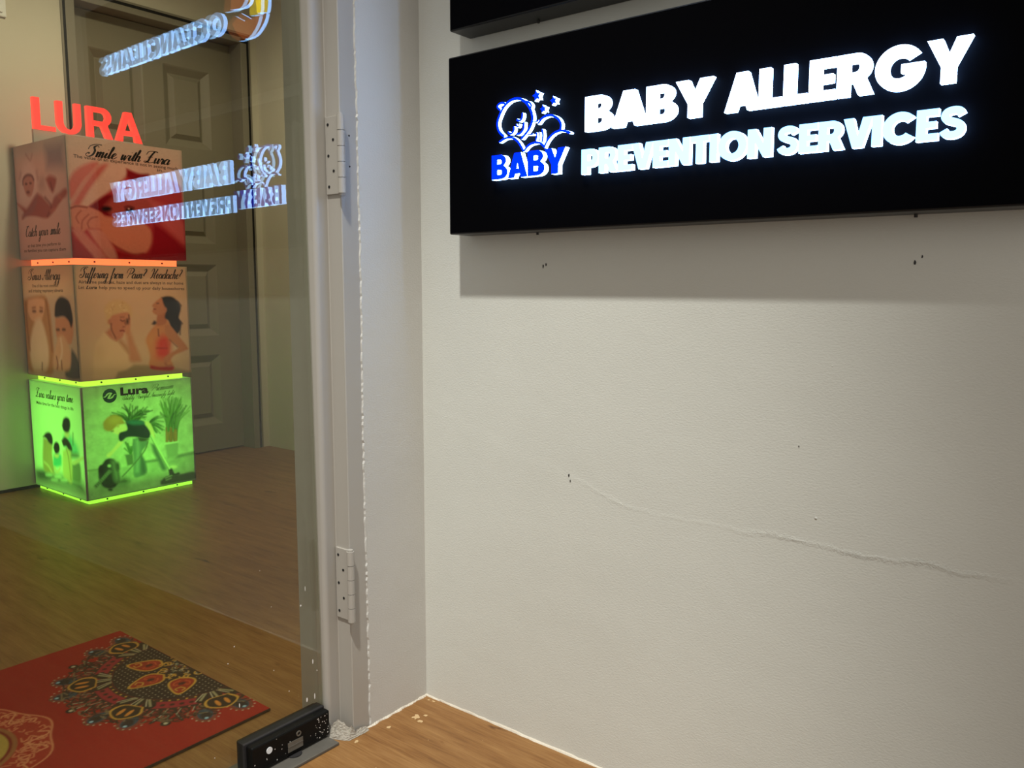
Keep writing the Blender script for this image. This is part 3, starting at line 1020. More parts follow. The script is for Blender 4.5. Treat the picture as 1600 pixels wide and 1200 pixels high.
# handwriting: centre lines of a slanted copperplate hand (x-height 1)
SCRIPT = {
    'a': (1.0, [[(.75, .85), (.45, 1), (.1, .6), (.15, .1), (.45, .05), (.75, .5), (.8, .95), (.72, .2), (.85, 0), (1.1, .3)]]),
    'b': (.8, [[(0, .3), (.4, 1.6), (.4, 2.1), (.22, 1.7), (.12, .2), (.4, 0), (.6, .5), (.45, .9), (.95, .75)]]),
    'c': (.8, [[(.7, .8), (.45, 1), (.1, .55), (.25, .02), (.55, .05), (.9, .35)]]),
    'd': (1.0, [[(.75, .85), (.45, 1), (.1, .6), (.15, .1), (.45, .05), (.75, .5), (.9, 2.1), (.72, .2), (.85, 0), (1.1, .3)]]),
    'e': (.75, [[(0, .3), (.45, .55), (.6, .85), (.4, 1), (.12, .6), (.2, .1), (.45, 0), (.85, .35)]]),
    'f': (.62, [[(0, .2), (.5, 1.5), (.62, 2.1), (.42, 2.1), (.28, 1), (.1, -1.0), (.25, -1.1), (.3, -.2), (.7, .3)]]),
    'g': (1.0, [[(.75, .85), (.45, 1), (.1, .6), (.15, .1), (.45, .05), (.75, .5), (.8, .95), (.6, -.9), (.3, -1.1), (.25, -.7), (1.1, .3)]]),
    'h': (.95, [[(0, .3), (.4, 1.6), (.4, 2.1), (.25, 1.9), (.1, 0), (.2, .6), (.5, 1), (.65, .8), (.6, .15), (.75, 0), (1.0, .3)]]),
    'i': (.55, [[(0, .3), (.25, .95), (.2, .2), (.35, 0), (.6, .3)], [(.28, 1.45), (.34, 1.55)]]),
    'k': (.75, [[(0, .3), (.4, 1.6), (.35, 2.1), (.2, 1.6), (.1, 0), (.2, .5), (.55, .95), (.25, .5), (.5, 0), (.8, .3)]]),
    'l': (.55, [[(0, .3), (.45, 1.5), (.45, 2.1), (.28, 1.9), (.2, .2), (.35, 0), (.6, .3)]]),
    'm': (1.25, [[(0, .6), (.15, 1), (.15, 0), (.3, .7), (.5, 1), (.58, .8), (.52, 0), (.7, .7), (.9, 1), (.98, .8), (.95, .15), (1.05, 0), (1.3, .3)]]),
    'n': (.9, [[(0, .6), (.15, 1), (.15, 0), (.3, .7), (.55, 1), (.65, .8), (.6, .15), (.72, 0), (.95, .3)]]),
    'o': (.85, [[(.6, .95), (.35, 1), (.08, .55), (.25, .02), (.55, .1), (.7, .6), (.55, .95), (.95, .8)]]),
    'p': (.9, [[(0, .4), (.2, 1), (.1, -1.1), (.2, .6), (.5, 1), (.68, .6), (.5, .05), (.25, .1), (.9, .3)]]),
    'r': (.7, [[(0, .4), (.2, 1.05), (.25, .85), (.5, .85), (.45, .2), (.55, 0), (.8, .3)]]),
    's': (.65, [[(0, .3), (.4, 1.05), (.55, .5), (.4, 0), (.1, .1), (.7, .3)]]),
    't': (.55, [[(0, .3), (.35, 1.7), (.25, .2), (.4, 0), (.65, .3)], [(.05, 1.15), (.6, 1.2)]]),
    'u': (.95, [[(0, .5), (.15, 1), (.15, .2), (.3, 0), (.6, .5), (.7, 1), (.65, .2), (.78, 0), (1.0, .3)]]),
    'v': (.8, [[(0, .6), (.2, 1), (.3, .1), (.45, .1), (.7, .9), (.9, .85)]]),
    'w': (1.1, [[(0, .5), (.15, 1), (.15, .2), (.3, 0), (.55, .9), (.55, .2), (.7, 0), (.95, .9), (1.15, .85)]]),
    'y': (.95, [[(0, .5), (.15, 1), (.15, .2), (.3, 0), (.6, .5), (.7, 1), (.5, -.9), (.2, -1.1), (.15, -.7), (1.0, .3)]]),
    'z': (.8, [[(.05, .85), (.35, 1), (.6, .9), (.15, .1), (.45, .0), (.9, .3)]]),
    '?': (.8, [[(.1, 1.8), (.4, 2.1), (.65, 1.8), (.5, 1.2), (.3, .9), (.3, .5)], [(.28, .05), (.3, .15)]]),
    ' ': (.75, []),
    'S': (1.25, [[(1.25, 1.75), (.95, 2.1), (.55, 1.75), (.85, 1.1), (.75, .35), (.25, .0), (-.25, .3), (.0, .7), (.25, .5)], [(-.2, 1.3), (-.1, 1.9), (.6, 2.3), (1.5, 2.25)]]),
    'L': (1.45, [[(-.2, 1.5), (.0, 2.1), (.8, 2.25), (1.5, 2.1)], [(.95, 2.2), (.6, 1.2), (.5, .35), (.1, .0), (-.15, .2), (.3, .25), (.8, .0), (1.4, .2)], [(.2, 1.05), (1.0, 1.1)]]),
    'P': (1.2, [[(.15, 0), (.5, 1.2), (.65, 2.0)], [(-.2, 1.1), (.0, 2.0), (.8, 2.25), (1.35, 1.85), (1.05, 1.1), (.5, .95)]]),
    'H': (1.35, [[(-.2, 1.5), (.1, 2.1), (.5, 1.9), (.3, .4), (-.1, 0)], [(1.4, 2.1), (1.0, 1.2), (.85, .2), (1.15, 0)], [(.2, 1.0), (1.05, 1.15)]]),
    'A': (1.3, [[(-.3, .4), (.1, .0), (.75, 1.4), (1.1, 2.15), (1.0, .3), (1.25, 0)], [(.25, .9), (1.25, .9)]]),
    'C': (1.1, [[(1.0, 1.7), (.8, 2.15), (.2, 1.6), (.1, .5), (.5, 0), (1.1, .4)], [(-.1, 2.0), (.9, 2.2)]]),
    'R': (1.25, [[(.15, 0), (.5, 1.2), (.65, 2.0)], [(-.2, 1.1), (.0, 2.0), (.8, 2.25), (1.25, 1.85), (1.0, 1.2), (.5, 1.05), (.9, .2), (1.3, .1)]]),
}


class Panel:
    """a printed face of a light box: (u right, v down) in metres -> world"""

    def __init__(self, origin, U, V, N):
        self.o, self.U, self.V, self.N = (Vector(q) for q in (origin, U, V, N))

    def at(self, u, v, d=0.0006):
        return self.o + self.U * u + self.V * v + self.N * d


def script_text(name, text, p0, p1, xh, pan, parent, mat, pen=.16, slant=.42, seed=0):
    """p0, p1: ends of the base line on the panel (metres)"""
    x = 0.0
    strokes = []
    for ch in text:
        adv, st = SCRIPT[ch]
        for s in st:
            strokes.append([(x + px + slant * py, py) for px, py in s])
        x += adv
    p0, p1 = np.array(p0), np.array(p1)
    k = np.linalg.norm(p1 - p0) / x
    d = (p1 - p0) / np.linalg.norm(p1 - p0)
    nrm = np.array([d[1], -d[0]])      # towards the top of the sheet
    V, Fc = [], []
    for s in strokes:
        P = smooth_path(s, 5) if len(s) > 2 else np.array(s, float)
        T = np.gradient(P, axis=0)
        T /= np.maximum(np.linalg.norm(T, axis=1, keepdims=True), 1e-9)
        wd = pen * (.42 + .75 * np.clip(-T[:, 1], 0, 1))        # heavier on the down strokes
        N = np.stack([-T[:, 1], T[:, 0]], 1)
        L, Rr = P + N * wd[:, None] / 2, P - N * wd[:, None] / 2
        b = len(V)
        for l, r in zip(L, Rr):
            for q in (l, r):
                w2 = p0 + d * q[0] * k + nrm * q[1] * xh
                V.append(pan.at(w2[0], w2[1]))
        for i in range(len(P) - 1):
            Fc.append((b + 2 * i, b + 2 * i + 1, b + 2 * i + 3, b + 2 * i + 2))
    return raw(name, V, Fc, mat, parent)


def sans_text(name, text, p0, p1, height, pan, parent, mat, bold=0.0, shear=0.0):
    cu = bpy.data.curves.new('tmp_text', 'FONT')
    cu.body = text
    cu.size = 1.0
    cu.offset = bold
    cu.shear = shear
    cu.resolution_u = 2
    cu.fill_mode = 'FRONT'
    ob = bpy.data.objects.new('tmp_text', cu)
    link(ob)
    dgr = bpy.context.evaluated_depsgraph_get()
    me = bpy.data.meshes.new_from_object(ob.evaluated_get(dgr))
    vs = [v.co.copy() for v in me.vertices]
    fs = [list(p.vertices) for p in me.polygons]
    bpy.data.objects.remove(ob)
    bpy.data.curves.remove(cu)
    bpy.data.meshes.remove(me)
    x0, x1 = min(v.x for v in vs), max(v.x for v in vs)
    p0, p1 = np.array(p0), np.array(p1)
    ln = np.linalg.norm(p1 - p0)
    d = (p1 - p0) / ln
    nrm = np.array([d[1], -d[0]])
    V = []
    for v in vs:
        w2 = p0 + d * (v.x - x0) / (x1 - x0) * ln + nrm * v.y / .72 * height
        V.append(pan.at(w2[0], w2[1], .0005))
    return raw(name, V, fs, mat, parent)


# ------------------------------------------------------------------ the light box tower
TX, TY, S = -2.033, 0.264, 0.4515
GN = 210


def light_box(z0, z1, label):
    t = thing('light_box', (TX - S / 2, TY + S / 2, z0), label, 'light box', 'stacked light boxes')
    x0, x1, y0, y1 = TX - S, TX, TY, TY + S
    # frosted shell: lid, floor, the two hidden sides and slim corner posts
    raw('lid', [(x0, y0, z1), (x1, y0, z1), (x1, y1, z1), (x0, y1, z1), (x0, y0, z1 - .004), (x1, y0, z1 - .004), (x1, y1, z1 - .004), (x0, y1, z1 - .004)], [(0, 1, 2, 3), (0, 4, 5, 1), (1, 5, 6, 2), (2, 6, 7, 3), (3, 7, 4, 0)], MAT['acryl'], t)
    box('base', (x0, x1, y0, y1, z0, z0 + .004), MAT['acryl'], t)
    box('back_panel', (x0, x0 + .004, y0, y1, z0 + .004, z1 - .004), MAT['acryl'], t)
    box('back_panel', (x0 + .004, x1, y1 - .004, y1, z0 + .004, z1 - .004), MAT['acryl'], t)
    for cx, cy in ((x1 - .006, y0), (x1 - .006, y1 - .006), (x0, y0)):
        box('corner_post', (cx, cx + .0065, cy - .0005, cy + .006, z0 + .004, z1 - .004), MAT['acryl_clear'], t)
    return t


def glow_frame(name, z0, z1, inset, mat, parent, screws=True):
    x0, x1, y0, y1 = TX - S + inset, TX - inset, TY + inset, TY + S - inset
    g = boxes(name, [(x0, x1, y0, y0 + .012, z0, z1), (x0, x1, y1 - .012, y1, z0, z1), (x1 - .012, x1, y0 + .012, y1 - .012, z0, z1), (x0, x0 + .012, y0 + .012, y1 - .012, z0, z1)], mat, parent)
    if screws:
        zm = (z0 + z1) / 2
        for k in (.16, .50, .84):
            cyl('screw', (x1 - .002, y0 + (y1 - y0) * k, zm), (x1 + .003, y0 + (y1 - y0) * k, zm), .0035, MAT['screw'], g, 8)
            cyl('screw', (x0 + (x1 - x0) * k, y0 + .002, zm), (x0 + (x1 - x0) * k, y0 - .003, zm), .0035, MAT['screw'], g, 8)
    return g


ZB = [(0.016, 0.451), (0.473, 0.908), (0.932, 1.372)]
L3 = light_box(*ZB[0], 'bottom cube of the stack, glowing green, with a boy and vacuum cleaner print')
L2 = light_box(*ZB[1], 'middle cube of the stack, with a print of two women in pain')
L1 = light_box(*ZB[2], 'top cube of the stack, dim red, with a baby under a pink towel')
glow_frame('glow_strip', 0.0, 0.016, 0.012, MAT['glow_green'], L3)
glow_frame('glow_strip', 0.451, 0.473, 0.026, MAT['glow_lime'], L2)
glow_frame('glow_strip', 0.908, 0.932, 0.028, MAT['glow_orange'], L1)

# LEDs inside the cubes, plus an added green fill light
cxy = (TX - S / 2, TY + S / 2)
lamp('green_led_low', 'AREA', (*cxy, ZB[0][0] + .03), 2.8, (0.22, 1.0, 0.10), .36, (R(180), 0, 0))
lamp('green_led_high', 'AREA', (*cxy, ZB[0][1] - .03), 1.7, (0.26, 1.0, 0.10), .36, (0, 0, 0))
lamp('green_fill_mid', 'POINT', (*cxy, ZB[0][0] + .13), 1.3, (0.22, 1.0, 0.10), .06)  # extra point light, added to even out the lower part of the panels
lamp('warm_led_low', 'AREA', (*cxy, ZB[1][0] + .03), 0.42, (1.0, 0.66, 0.36), .36, (R(180), 0, 0))
lamp('warm_led_high', 'AREA', (*cxy, ZB[1][1] - .03), 0.52, (1.0, 0.52, 0.28), .36, (0, 0, 0))
lamp('red_led_low', 'AREA', (*cxy, ZB[2][0] + .03), 0.26, (1.0, 0.20, 0.10), .36, (R(180), 0, 0))
lamp('red_led_high', 'AREA', (*cxy, ZB[2][1] - .03), 0.32, (1.0, 0.18, 0.10), .36, (0, 0, 0))


def faces(z0, z1):
    h = z1 - z0
    right = Panel((TX + .0008, TY, z1), (0, 1, 0), (0, 0, -1), (1, 0, 0))
    left = Panel((TX - S, TY - .0008, z1), (1, 0, 0), (0, 0, -1), (0, -1, 0))
    return right, left, h


def canvas(h, bg, quad, n=GN):
    return Canvas(S, h, n, int(n * h / S), bg, quad)


def put(cv, pan, parent, name):
    return cv.sheet(name, pan.o, pan.U, pan.V, parent, MAT['poster'])


# --- top cube, wide face: baby under a towel
pr, pl, h = faces(*ZB[2])
cv = canvas(h, (236, 205, 190), [(530, 60), (1430, 180), (1478, 1045), (565, 1015)])
cv.poly([(540, 420), (600, 330), (720, 270), (780, 285), (660, 420), (560, 560)], (226, 130, 122), 4)
cv.poly([(560, 600), (700, 390), (800, 290), (860, 300), (720, 470), (640, 600)], (222, 124, 118), 4)
cv.poly([(860, 290), (1010, 310), (990, 370), (850, 500), (700, 610), (640, 600), (740, 450)], (240, 205, 190), 5)
cv.poly([(1000, 320), (1060, 345), (1140, 370), (1400, 430), (1450, 620), (1478, 1045), (560, 1030), (560, 760), (700, 610), (850, 500), (990, 380)], (205, 70, 74), 3)
cv.poly([(1005, 320), (1090, 355), (1180, 360), (1120, 420), (1010, 390)], (150, 20, 34), 3)
cv.poly([(700, 612), (840, 520), (900, 540), (900, 640), (860, 690), (780, 650)], (140, 14, 30), 3)
cv.poly([(830, 600), (900, 540), (1020, 500), (1150, 520), (1240, 600), (1220, 700), (1100, 720), (900, 690)], (196, 92, 84), 5)
cv.ell(840, 628, 42, 22, (40, 18, 20), 3)
cv.ell(1022, 634, 34, 20, (38, 14, 20), 3)
cv.ell(1016, 628, 8, 6, (230, 190, 180), 1)
cv.line([(980, 615), (1015, 606), (1060, 620)], .004, (120, 40, 40), 2)
cv.poly([(550, 620), (600, 596), (690, 610), (800, 660), (822, 720), (810, 780), (700, 780), (640, 810), (570, 770), (555, 700)], (236, 158, 136), 2)
for q in ([(640, 640), (600, 690), (620, 740)], [(700, 670), (650, 720), (640, 790)], [(770, 690), (720, 700), (690, 740), (700, 780)]):
    cv.line(q, .0035, (176, 84, 70), 1.6)
cv.line([(556, 622), (610, 606), (690, 616)], .005, (140, 40, 40), 2)
cv.poly([(800, 680), (900, 700), (1100, 730), (1190, 800), (1200, 900), (1140, 980), (1040, 985), (920, 930), (830, 860), (790, 790)], (238, 158, 132), 3)
cv.line([(830, 870), (930, 940), (1040, 990), (1130, 985)], .006, (160, 50, 46), 3)
cv.poly([(1190, 990), (1130, 985), (1060, 1000), (900, 960), (930, 1030), (1180, 1035)], (176, 26, 36), 3)
cv.poly([(560, 790), (620, 780), (720, 880), (840, 1020), (740, 1020), (640, 900)], (232, 150, 140), 3)
cv.poly([(690, 790), (780, 790), (850, 860), (920, 1010), (850, 1020), (760, 900)], (236, 165, 150), 3)
cv.poly([(560, 850), (640, 910), (730, 1020), (570, 1015)], (186, 60, 66), 3)
cv.poly([(1180, 560), (1320, 620), (1460, 760), (1470, 900), (1400, 860), (1280, 740)], (230, 110, 112), 6)
cv.poly([(1210, 740), (1300, 800), (1478, 960), (1478, 1045), (1190, 1030), (1200, 900)], (168, 14, 40), 5)
cv.grain(.03, 2)
put(cv, pr, L1, 'poster')
M_ = lambda pts: [tuple(q) for q in cv.m(pts)]
a, b = M_([(690, 222), (1330, 288)])
script_text('script_lettering', 'Smile with Lura', a, b, .0205, pr, L1, MAT['ink'], pen=.28)
a, b = M_([(588, 232), (1400, 330)])
sans_text('small_lettering', 'The value of an experience is not in seeing much', a, b, .0125, pr, L1, MAT['ink_grey'], bold=.012)
a, b = M_([(1240, 338), (1300, 345)])
sans_text('small_lettering', 'in..', a, b, .0125, pr, L1, MAT['ink_grey'], bold=.012)

# --- top cube, narrow-looking face: child in white
cv = canvas(h, (226, 206, 200), [(150, 180), (540, 90), (612, 1105), (215, 1150)], 150)
cv.poly([(395, 180), (525, 150), (540, 350), (410, 365)], (165, 156, 166), 9, smooth=False)
cv.poly([(205, 440), (235, 330), (280, 290), (320, 360), (345, 450), (330, 560), (300, 620), (210, 640)], (236, 224, 222), 6)
cv.line([(250, 240), (285, 290), (300, 240)], .004, (190, 160, 160), 3)
cv.line([(205, 450), (215, 390)], .010, (190, 165, 165), 4)
cv.line([(335, 380), (345, 450)], .010, (190, 165, 165), 4)
cv.poly([(360, 440), (390, 430), (400, 520), (370, 550), (350, 510)], (200, 180, 175), 6)
cv.poly([(185, 655), (240, 690), (270, 690), (330, 585), (370, 585), (440, 660), (470, 600), (500, 570), (550, 525), (562, 575), (510, 660), (450, 750), (410, 785), (330, 770), (260, 770), (225, 800), (240, 740), (210, 690)], (178, 104, 98), 3)
cv.poly([(405, 450), (430, 420), (480, 440), (480, 490), (460, 560), (430, 520)], (176, 98, 90), 3)
cv.line([(440, 470), (455, 545)], .006, (120, 50, 48), 2)
cv.poly([(230, 470), (240, 425), (275, 412), (310, 430), (318, 490), (308, 560), (290, 600), (262, 590), (240, 530)], (206, 158, 148), 2)
cv.line([(232, 500), (232, 455), (258, 418), (296, 420), (316, 460)], .008, (110, 70, 74), 2)
cv.ell(256, 490, 9, 8, (70, 40, 44), 1.5)
cv.ell(290, 484, 9, 8, (70, 40, 44), 1.5)
cv.ell(272, 560, 13, 12, (120, 60, 60), 2)
cv.poly([(330, 600), (345, 580), (320, 700), (250, 770), (230, 760), (290, 690)], (160, 112, 116), 4)
cv.line([(400, 600), (450, 680), (420, 760)], .006, (128, 58, 56), 3)
cv.line([(500, 590), (530, 620), (500, 680), (440, 720)], .006, (208, 130, 116), 3)
cv.poly([(240, 800), (260, 775), (330, 770), (410, 785), (460, 750), (560, 620), (600, 1100), (215, 1140), (205, 830)], (230, 208, 202), 2)
put(cv, pl, L1, 'poster')
a, b = M_([(258, 945), (520, 905)])
script_text('script_lettering', 'Catch your smile', a, b, .019, pl, L1, MAT['ink'], pen=.26, slant=.30)
for t_, p in (('at that time you perform to', [(275, 1035), (525, 1000)]), ('so families you can capture them', [(248, 1080), (565, 1045)])):
    a, b = M_(p)
    sans_text('small_lettering', t_, a, b, .0125, pl, L1, MAT['ink_grey'], bold=.012)

# --- middle cube, wide face: two women in pain
pr, pl, h = faces(*ZB[1])
cv = canvas(h, (224, 200, 172), [(15, 20), (1165, 50), (1205, 1060), (95, 1175)])
cv.poly([(30, 300), (1180, 320), (1200, 700), (60, 700)], (226, 192, 166), 20, .6)
cv.poly([(230, 1140), (240, 850), (300, 740), (345, 690), (440, 770), (500, 760), (600, 880), (590, 960), (620, 1020), (480, 1100), (440, 1140)], (238, 214, 180), 3)
cv.ell(290, 880, 40, 60, (222, 196, 160), 10, .6)
cv.ell(480, 475, 128, 96, (222, 190, 144), 5)
cv.poly([(355, 560), (360, 430), (430, 380), (540, 390), (600, 470), (600, 540), (420, 560), (400, 620), (380, 610)], (226, 196, 150), 4)
for k in range(26):
    an = random.uniform(0, 6.28); r_ = random.uniform(.5, 1.0)
    x_, y_ = 480 + 115 * r_ * math.cos(an), 460 + 75 * r_ * math.sin(an)
    cv.line([(x_, y_), (x_ + random.uniform(-25, 25), y_ + random.uniform(5, 30))], .003, random.choice([(206, 170, 122), (238, 214, 174)]), 2)
cv.poly([(395, 560), (430, 520), (560, 492), (600, 540), (590, 650), (545, 680), (520, 735), (462, 772), (430, 720), (405, 640)], (214, 148, 120), 2)
cv.poly([(352, 690), (405, 650), (430, 720), (462, 770), (400, 740)], (206, 140, 112), 3)
cv.ell(392, 585, 18, 26, (206, 138, 112), 2)
cv.line([(408, 600), (412, 660), (455, 745)], .004, (120, 66, 52), 2)
cv.line([(500, 565), (525, 578), (545, 570)], .005, (120, 62, 52), 1.5)
cv.line([(500, 540), (540, 538)], .004, (160, 100, 80), 2)
cv.line([(545, 590), (556, 625), (525, 635)], .004, (150, 84, 70), 1.5)
cv.line([(495, 672), (530, 668), (545, 678)], .006, (146, 62, 60), 1.5)
cv.poly([(548, 520), (580, 505), (598, 560), (600, 660), (590, 700), (560, 700), (545, 650), (560, 600)], (220, 158, 128), 2)
cv.ell(572, 580, 16, 28, (70, 34, 30), 3)
cv.line([(585, 515), (590, 560)], .004, (90, 50, 42), 1.5)
cv.poly([(560, 690), (598, 680), (640, 780), (705, 935), (690, 965), (600, 960), (585, 870)], (212, 156, 122), 4)
cv.poly([(480, 775), (510, 760), (580, 840), (590, 890), (560, 870)], (196, 150, 116), 4)
cv.poly([(440, 1150), (480, 1070), (560, 1050), (640, 1000), (900, 1000), (1205, 1050), (1206, 1065), (900, 1110), (600, 1150)], (176, 164, 130), 3, smooth=False)
cv.poly([(862, 600), (960, 560), (1005, 640), (1010, 760), (990, 900), (1030, 1000), (1020, 1040), (805, 1030), (800, 900), (762, 780), (770, 720), (810, 660)], (222, 156, 104), 2)
cv.poly([(872, 500), (950, 470), (960, 590), (865, 615)], (196, 126, 90), 2)
cv.poly([(880, 740), (930, 715), (985, 735), (1000, 850), (975, 930), (860, 920), (830, 850), (840, 770)], (226, 70, 44), 8)
cv.poly([(770, 760), (820, 720), (860, 740), (850, 900), (810, 900)], (226, 176, 112), 8, .7)
cv.line([(880, 650), (885, 720)], .004, (110, 60, 40), 2)
cv.line([(860, 835), (970, 835)], .004, (170, 36, 26), 2)
cv.poly([(805, 1000), (900, 1015), (1020, 1005), (1015, 1045), (880, 1045), (803, 1032)], (190, 44, 24), 2)
cv.poly([(830, 410), (882, 365), (920, 345), (950, 400), (955, 480), (900, 515), (850, 510), (822, 480), (835, 450), (820, 430)], (206, 142, 104), 1.6)
cv.line([(835, 458), (858, 462)], .004, (120, 50, 44), 1.5)
cv.line([(865, 405), (888, 402)], .004, (80, 46, 36), 1.5)
cv.poly([(915, 345), (970, 333), (1030, 345), (1080, 390), (1105, 450), (1085, 540), (1112, 590), (1095, 660), (1065, 695), (1010, 640), (980, 570), (945, 540), (955, 470), (930, 400)], (30, 20, 18), 2)
cv.ell(950, 465, 16, 22, (200, 134, 100), 2)
for q in ([(1080, 560), (1120, 600)], [(1095, 640), (1095, 705)], [(1070, 380), (1110, 430)], [(1060, 680), (1060, 720)]):
    cv.line(q, .005, (46, 32, 28), 2)
cv.poly([(815, 605), (840, 570), (865, 590), (845, 612)], (60, 40, 34), 2)
cv.poly([(945, 610), (1000, 620), (1080, 715), (1168, 825), (1150, 852), (1040, 900), (975, 965), (945, 985), (935, 930), (1000, 880), (1075, 825), (990, 750), (950, 690)], (206, 142, 98), 2)
cv.line([(945, 980), (975, 1005), (1010, 1000)], .008, (196, 120, 84), 2)
cv.line([(990, 750), (1070, 822)], .004, (150, 96, 62), 2)
put(cv, pr, L2, 'poster')
for t_, p in (('Suffering from', [(85, 152), (525, 162)]), ('Pain?', [(560, 160), (750, 162)]), ('Headache?', [(805, 160), (1105, 166)])):
    a, b = M_(p)
    script_text('script_lettering', t_, a, b, .0175, pr, L2, MAT['ink'], pen=.28, slant=.36)
for t_, p, m_ in (('Airborne particles, haze and dust are always in our home', [(70, 208), (1130, 222)], 'ink_grey'), ('Let', [(72, 262), (132, 263)], 'ink_grey'), ('help you to speed up your daily housechores', [(285, 264), (1140, 275)], 'ink_grey')):
    a, b = M_(p)
    sans_text('small_lettering', t_, a, b, .0125, pr, L2, MAT[m_], bold=.012)
a, b = M_([(148, 263), (262, 264)])
sans_text('small_lettering', 'Lura', a, b, .0125, pr, L2, MAT['ink'], bold=.03, shear=.35)

# --- middle cube, other face: sneezing couple
cv = canvas(h, (226, 206, 180), [(190, 130), (565, 110), (615, 1030), (250, 985)], 150)
cv.poly([(205, 380), (560, 375), (612, 1000), (245, 980)], (206, 190, 176), 6, smooth=False)
cv.poly([(208, 400), (300, 370), (380, 385), (420, 640), (430, 960), (330, 965), (255, 940), (225, 620)], (196, 152, 112), 3)
cv.poly([(245, 400), (300, 385), (358, 395), (362, 480), (340, 560), (280, 565), (246, 500)], (232, 188, 160), 2)
cv.ell(290, 490, 14, 10, (96, 62, 52), 2)
cv.ell(340, 488, 13, 10, (96, 62, 52), 2)
cv.line([(275, 465), (300, 458)], .006, (150, 106, 80), 2)
cv.line([(330, 458), (352, 464)], .006, (150, 106, 80), 2)
cv.poly([(300, 560), (335, 550), (370, 650), (395, 800), (385, 940), (330, 960), (285, 940), (262, 800), (275, 660)], (240, 222, 204), 4)
cv.line([(350, 890), (350, 950)], .006, (80, 56, 46), 2)
cv.line([(228, 420), (240, 600), (262, 800)], .010, (150, 106, 74), 3)
cv.line([(375, 400), (400, 600), (420, 800)], .010, (158, 112, 78), 3)
cv.poly([(560, 780), (590, 830), (612, 900), (616, 1010), (520, 1000), (520, 900)], (96, 98, 104), 3)
cv.poly([(440, 540), (545, 530), (568, 600), (560, 720), (520, 745), (465, 720), (445, 640)], (214, 158, 128), 2)
cv.poly([(435, 520), (440, 430), (465, 378), (495, 370), (535, 400), (556, 470), (566, 560), (552, 610), (536, 560), (500, 525), (450, 535)], (46, 36, 32), 2)
cv.ell(460, 630, 13, 10, (60, 40, 36), 2)
cv.ell(502, 628, 13, 10, (60, 40, 36), 2)
cv.poly([(460, 690), (490, 670), (525, 720), (552, 810), (545, 930), (500, 950), (440, 945), (425, 880), (440, 790)], (226, 188, 160), 3)
cv.line([(480, 700), (490, 800), (470, 900)], .008, (244, 228, 210), 3)
cv.line([(450, 840), (460, 900), (455, 940)], .006, (120, 64, 54), 2)
cv.line([(485, 870), (490, 940)], .006, (110, 66, 56), 2)
put(cv, pl, L2, 'poster')
a, b = M_([(248, 242), (475, 232)])
script_text('script_lettering', 'Sinus Allergy', a, b, .0185, pl, L2, MAT['ink'], pen=.26, slant=.30)
for t_, p in (('One of the most common', [(275, 300), (460, 292)]), ('and irritating respiratory ailments', [(250, 340), (497, 330)])):
    a, b = M_(p)
    sans_text('small_lettering', t_, a, b, .013, pl, L2, MAT['ink_grey'], bold=.012)

# --- bottom cube, wide face: boy with a vacuum cleaner
pr, pl, h = faces(*ZB[0])
cv = canvas(h, (188, 190, 182), [(40, 95), (1075, 15), (1112, 975), (105, 1185)])
cv.poly([(110, 890), (500, 850), (700, 790), (1112, 710), (1125, 980), (105, 1190)], (164, 168, 160), 2, smooth=False)
cv.poly([(940, 745), (1112, 705), (1115, 735), (930, 770)], (112, 118, 112), 3, smooth=False)
cv.line([(110, 890), (210, 878)], .004, (130, 134, 128), 2)
cv.grain(.08, 9)
cv.grain(.04, 3)
# plants
for k in range(46):
    an = R(random.uniform(-168, -12)); r_ = random.uniform(110, 230)
    bx_, by_ = 510 + random.uniform(-40, 60), 430
    ex, ey = bx_ + r_ * math.cos(an), by_ + r_ * .85 * math.sin(an)
    cv.line([(bx_, by_), ((bx_ + ex) / 2, (by_ + ey) / 2 - 22), (ex, ey)], .0045, random.choice([(40, 72, 38), (62, 96, 52), (28, 52, 32), (96, 126, 76)]), 1.4, .85)
for k in range(34):
    an = R(random.uniform(-60, 80)); r_ = random.uniform(60, 170)
    bx_, by_ = 670, 470
    ex, ey = bx_ + r_ * math.cos(an), by_ + r_ * math.sin(an) * .9
    cv.line([(bx_, by_), ((bx_ + ex) / 2, (by_ + ey) / 2 - 24), (ex, ey)], .005, random.choice([(58, 92, 54), (80, 114, 70), (44, 70, 44)]), 1.6, .7)
for k in range(60):
    bx_ = 890 + random.uniform(-45, 45)
    ex, ey = bx_ + random.uniform(-110, 140), random.uniform(180, 380)
    cv.line([(bx_, 600), ((bx_ * .8 + ex * .2), 430), (ex, ey)], .0045, random.choice([(66, 98, 48), (98, 128, 68), (122, 146, 84), (52, 78, 40)]), 1.5, .75)
for k in range(16):
    bx_ = random.uniform(840, 945)
    cv.line([(bx_, 620), (bx_ + random.uniform(-10, 10), random.uniform(480, 540))], .006, random.choice([(150, 92, 50), (170, 112, 66), (120, 76, 44)]), 1.5)
cv.poly([(828, 640), (950, 618), (945, 750), (850, 775)], (146, 152, 144), 2, smooth=False)
cv.line([(820, 640), (955, 618)], .006, (206, 210, 200), 1.5)
cv.poly([(458, 740), (530, 728), (540, 830), (480, 845)], (96, 106, 98), 2, smooth=False)
for k in range(14):
    cv.line([(510, 730), (510 + random.uniform(-60, 30), random.uniform(600, 690))], .004, (76, 110, 70), 1.5)
cv.poly([(640, 800), (760, 780), (760, 800), (645, 815)], (90, 100, 92), 3)
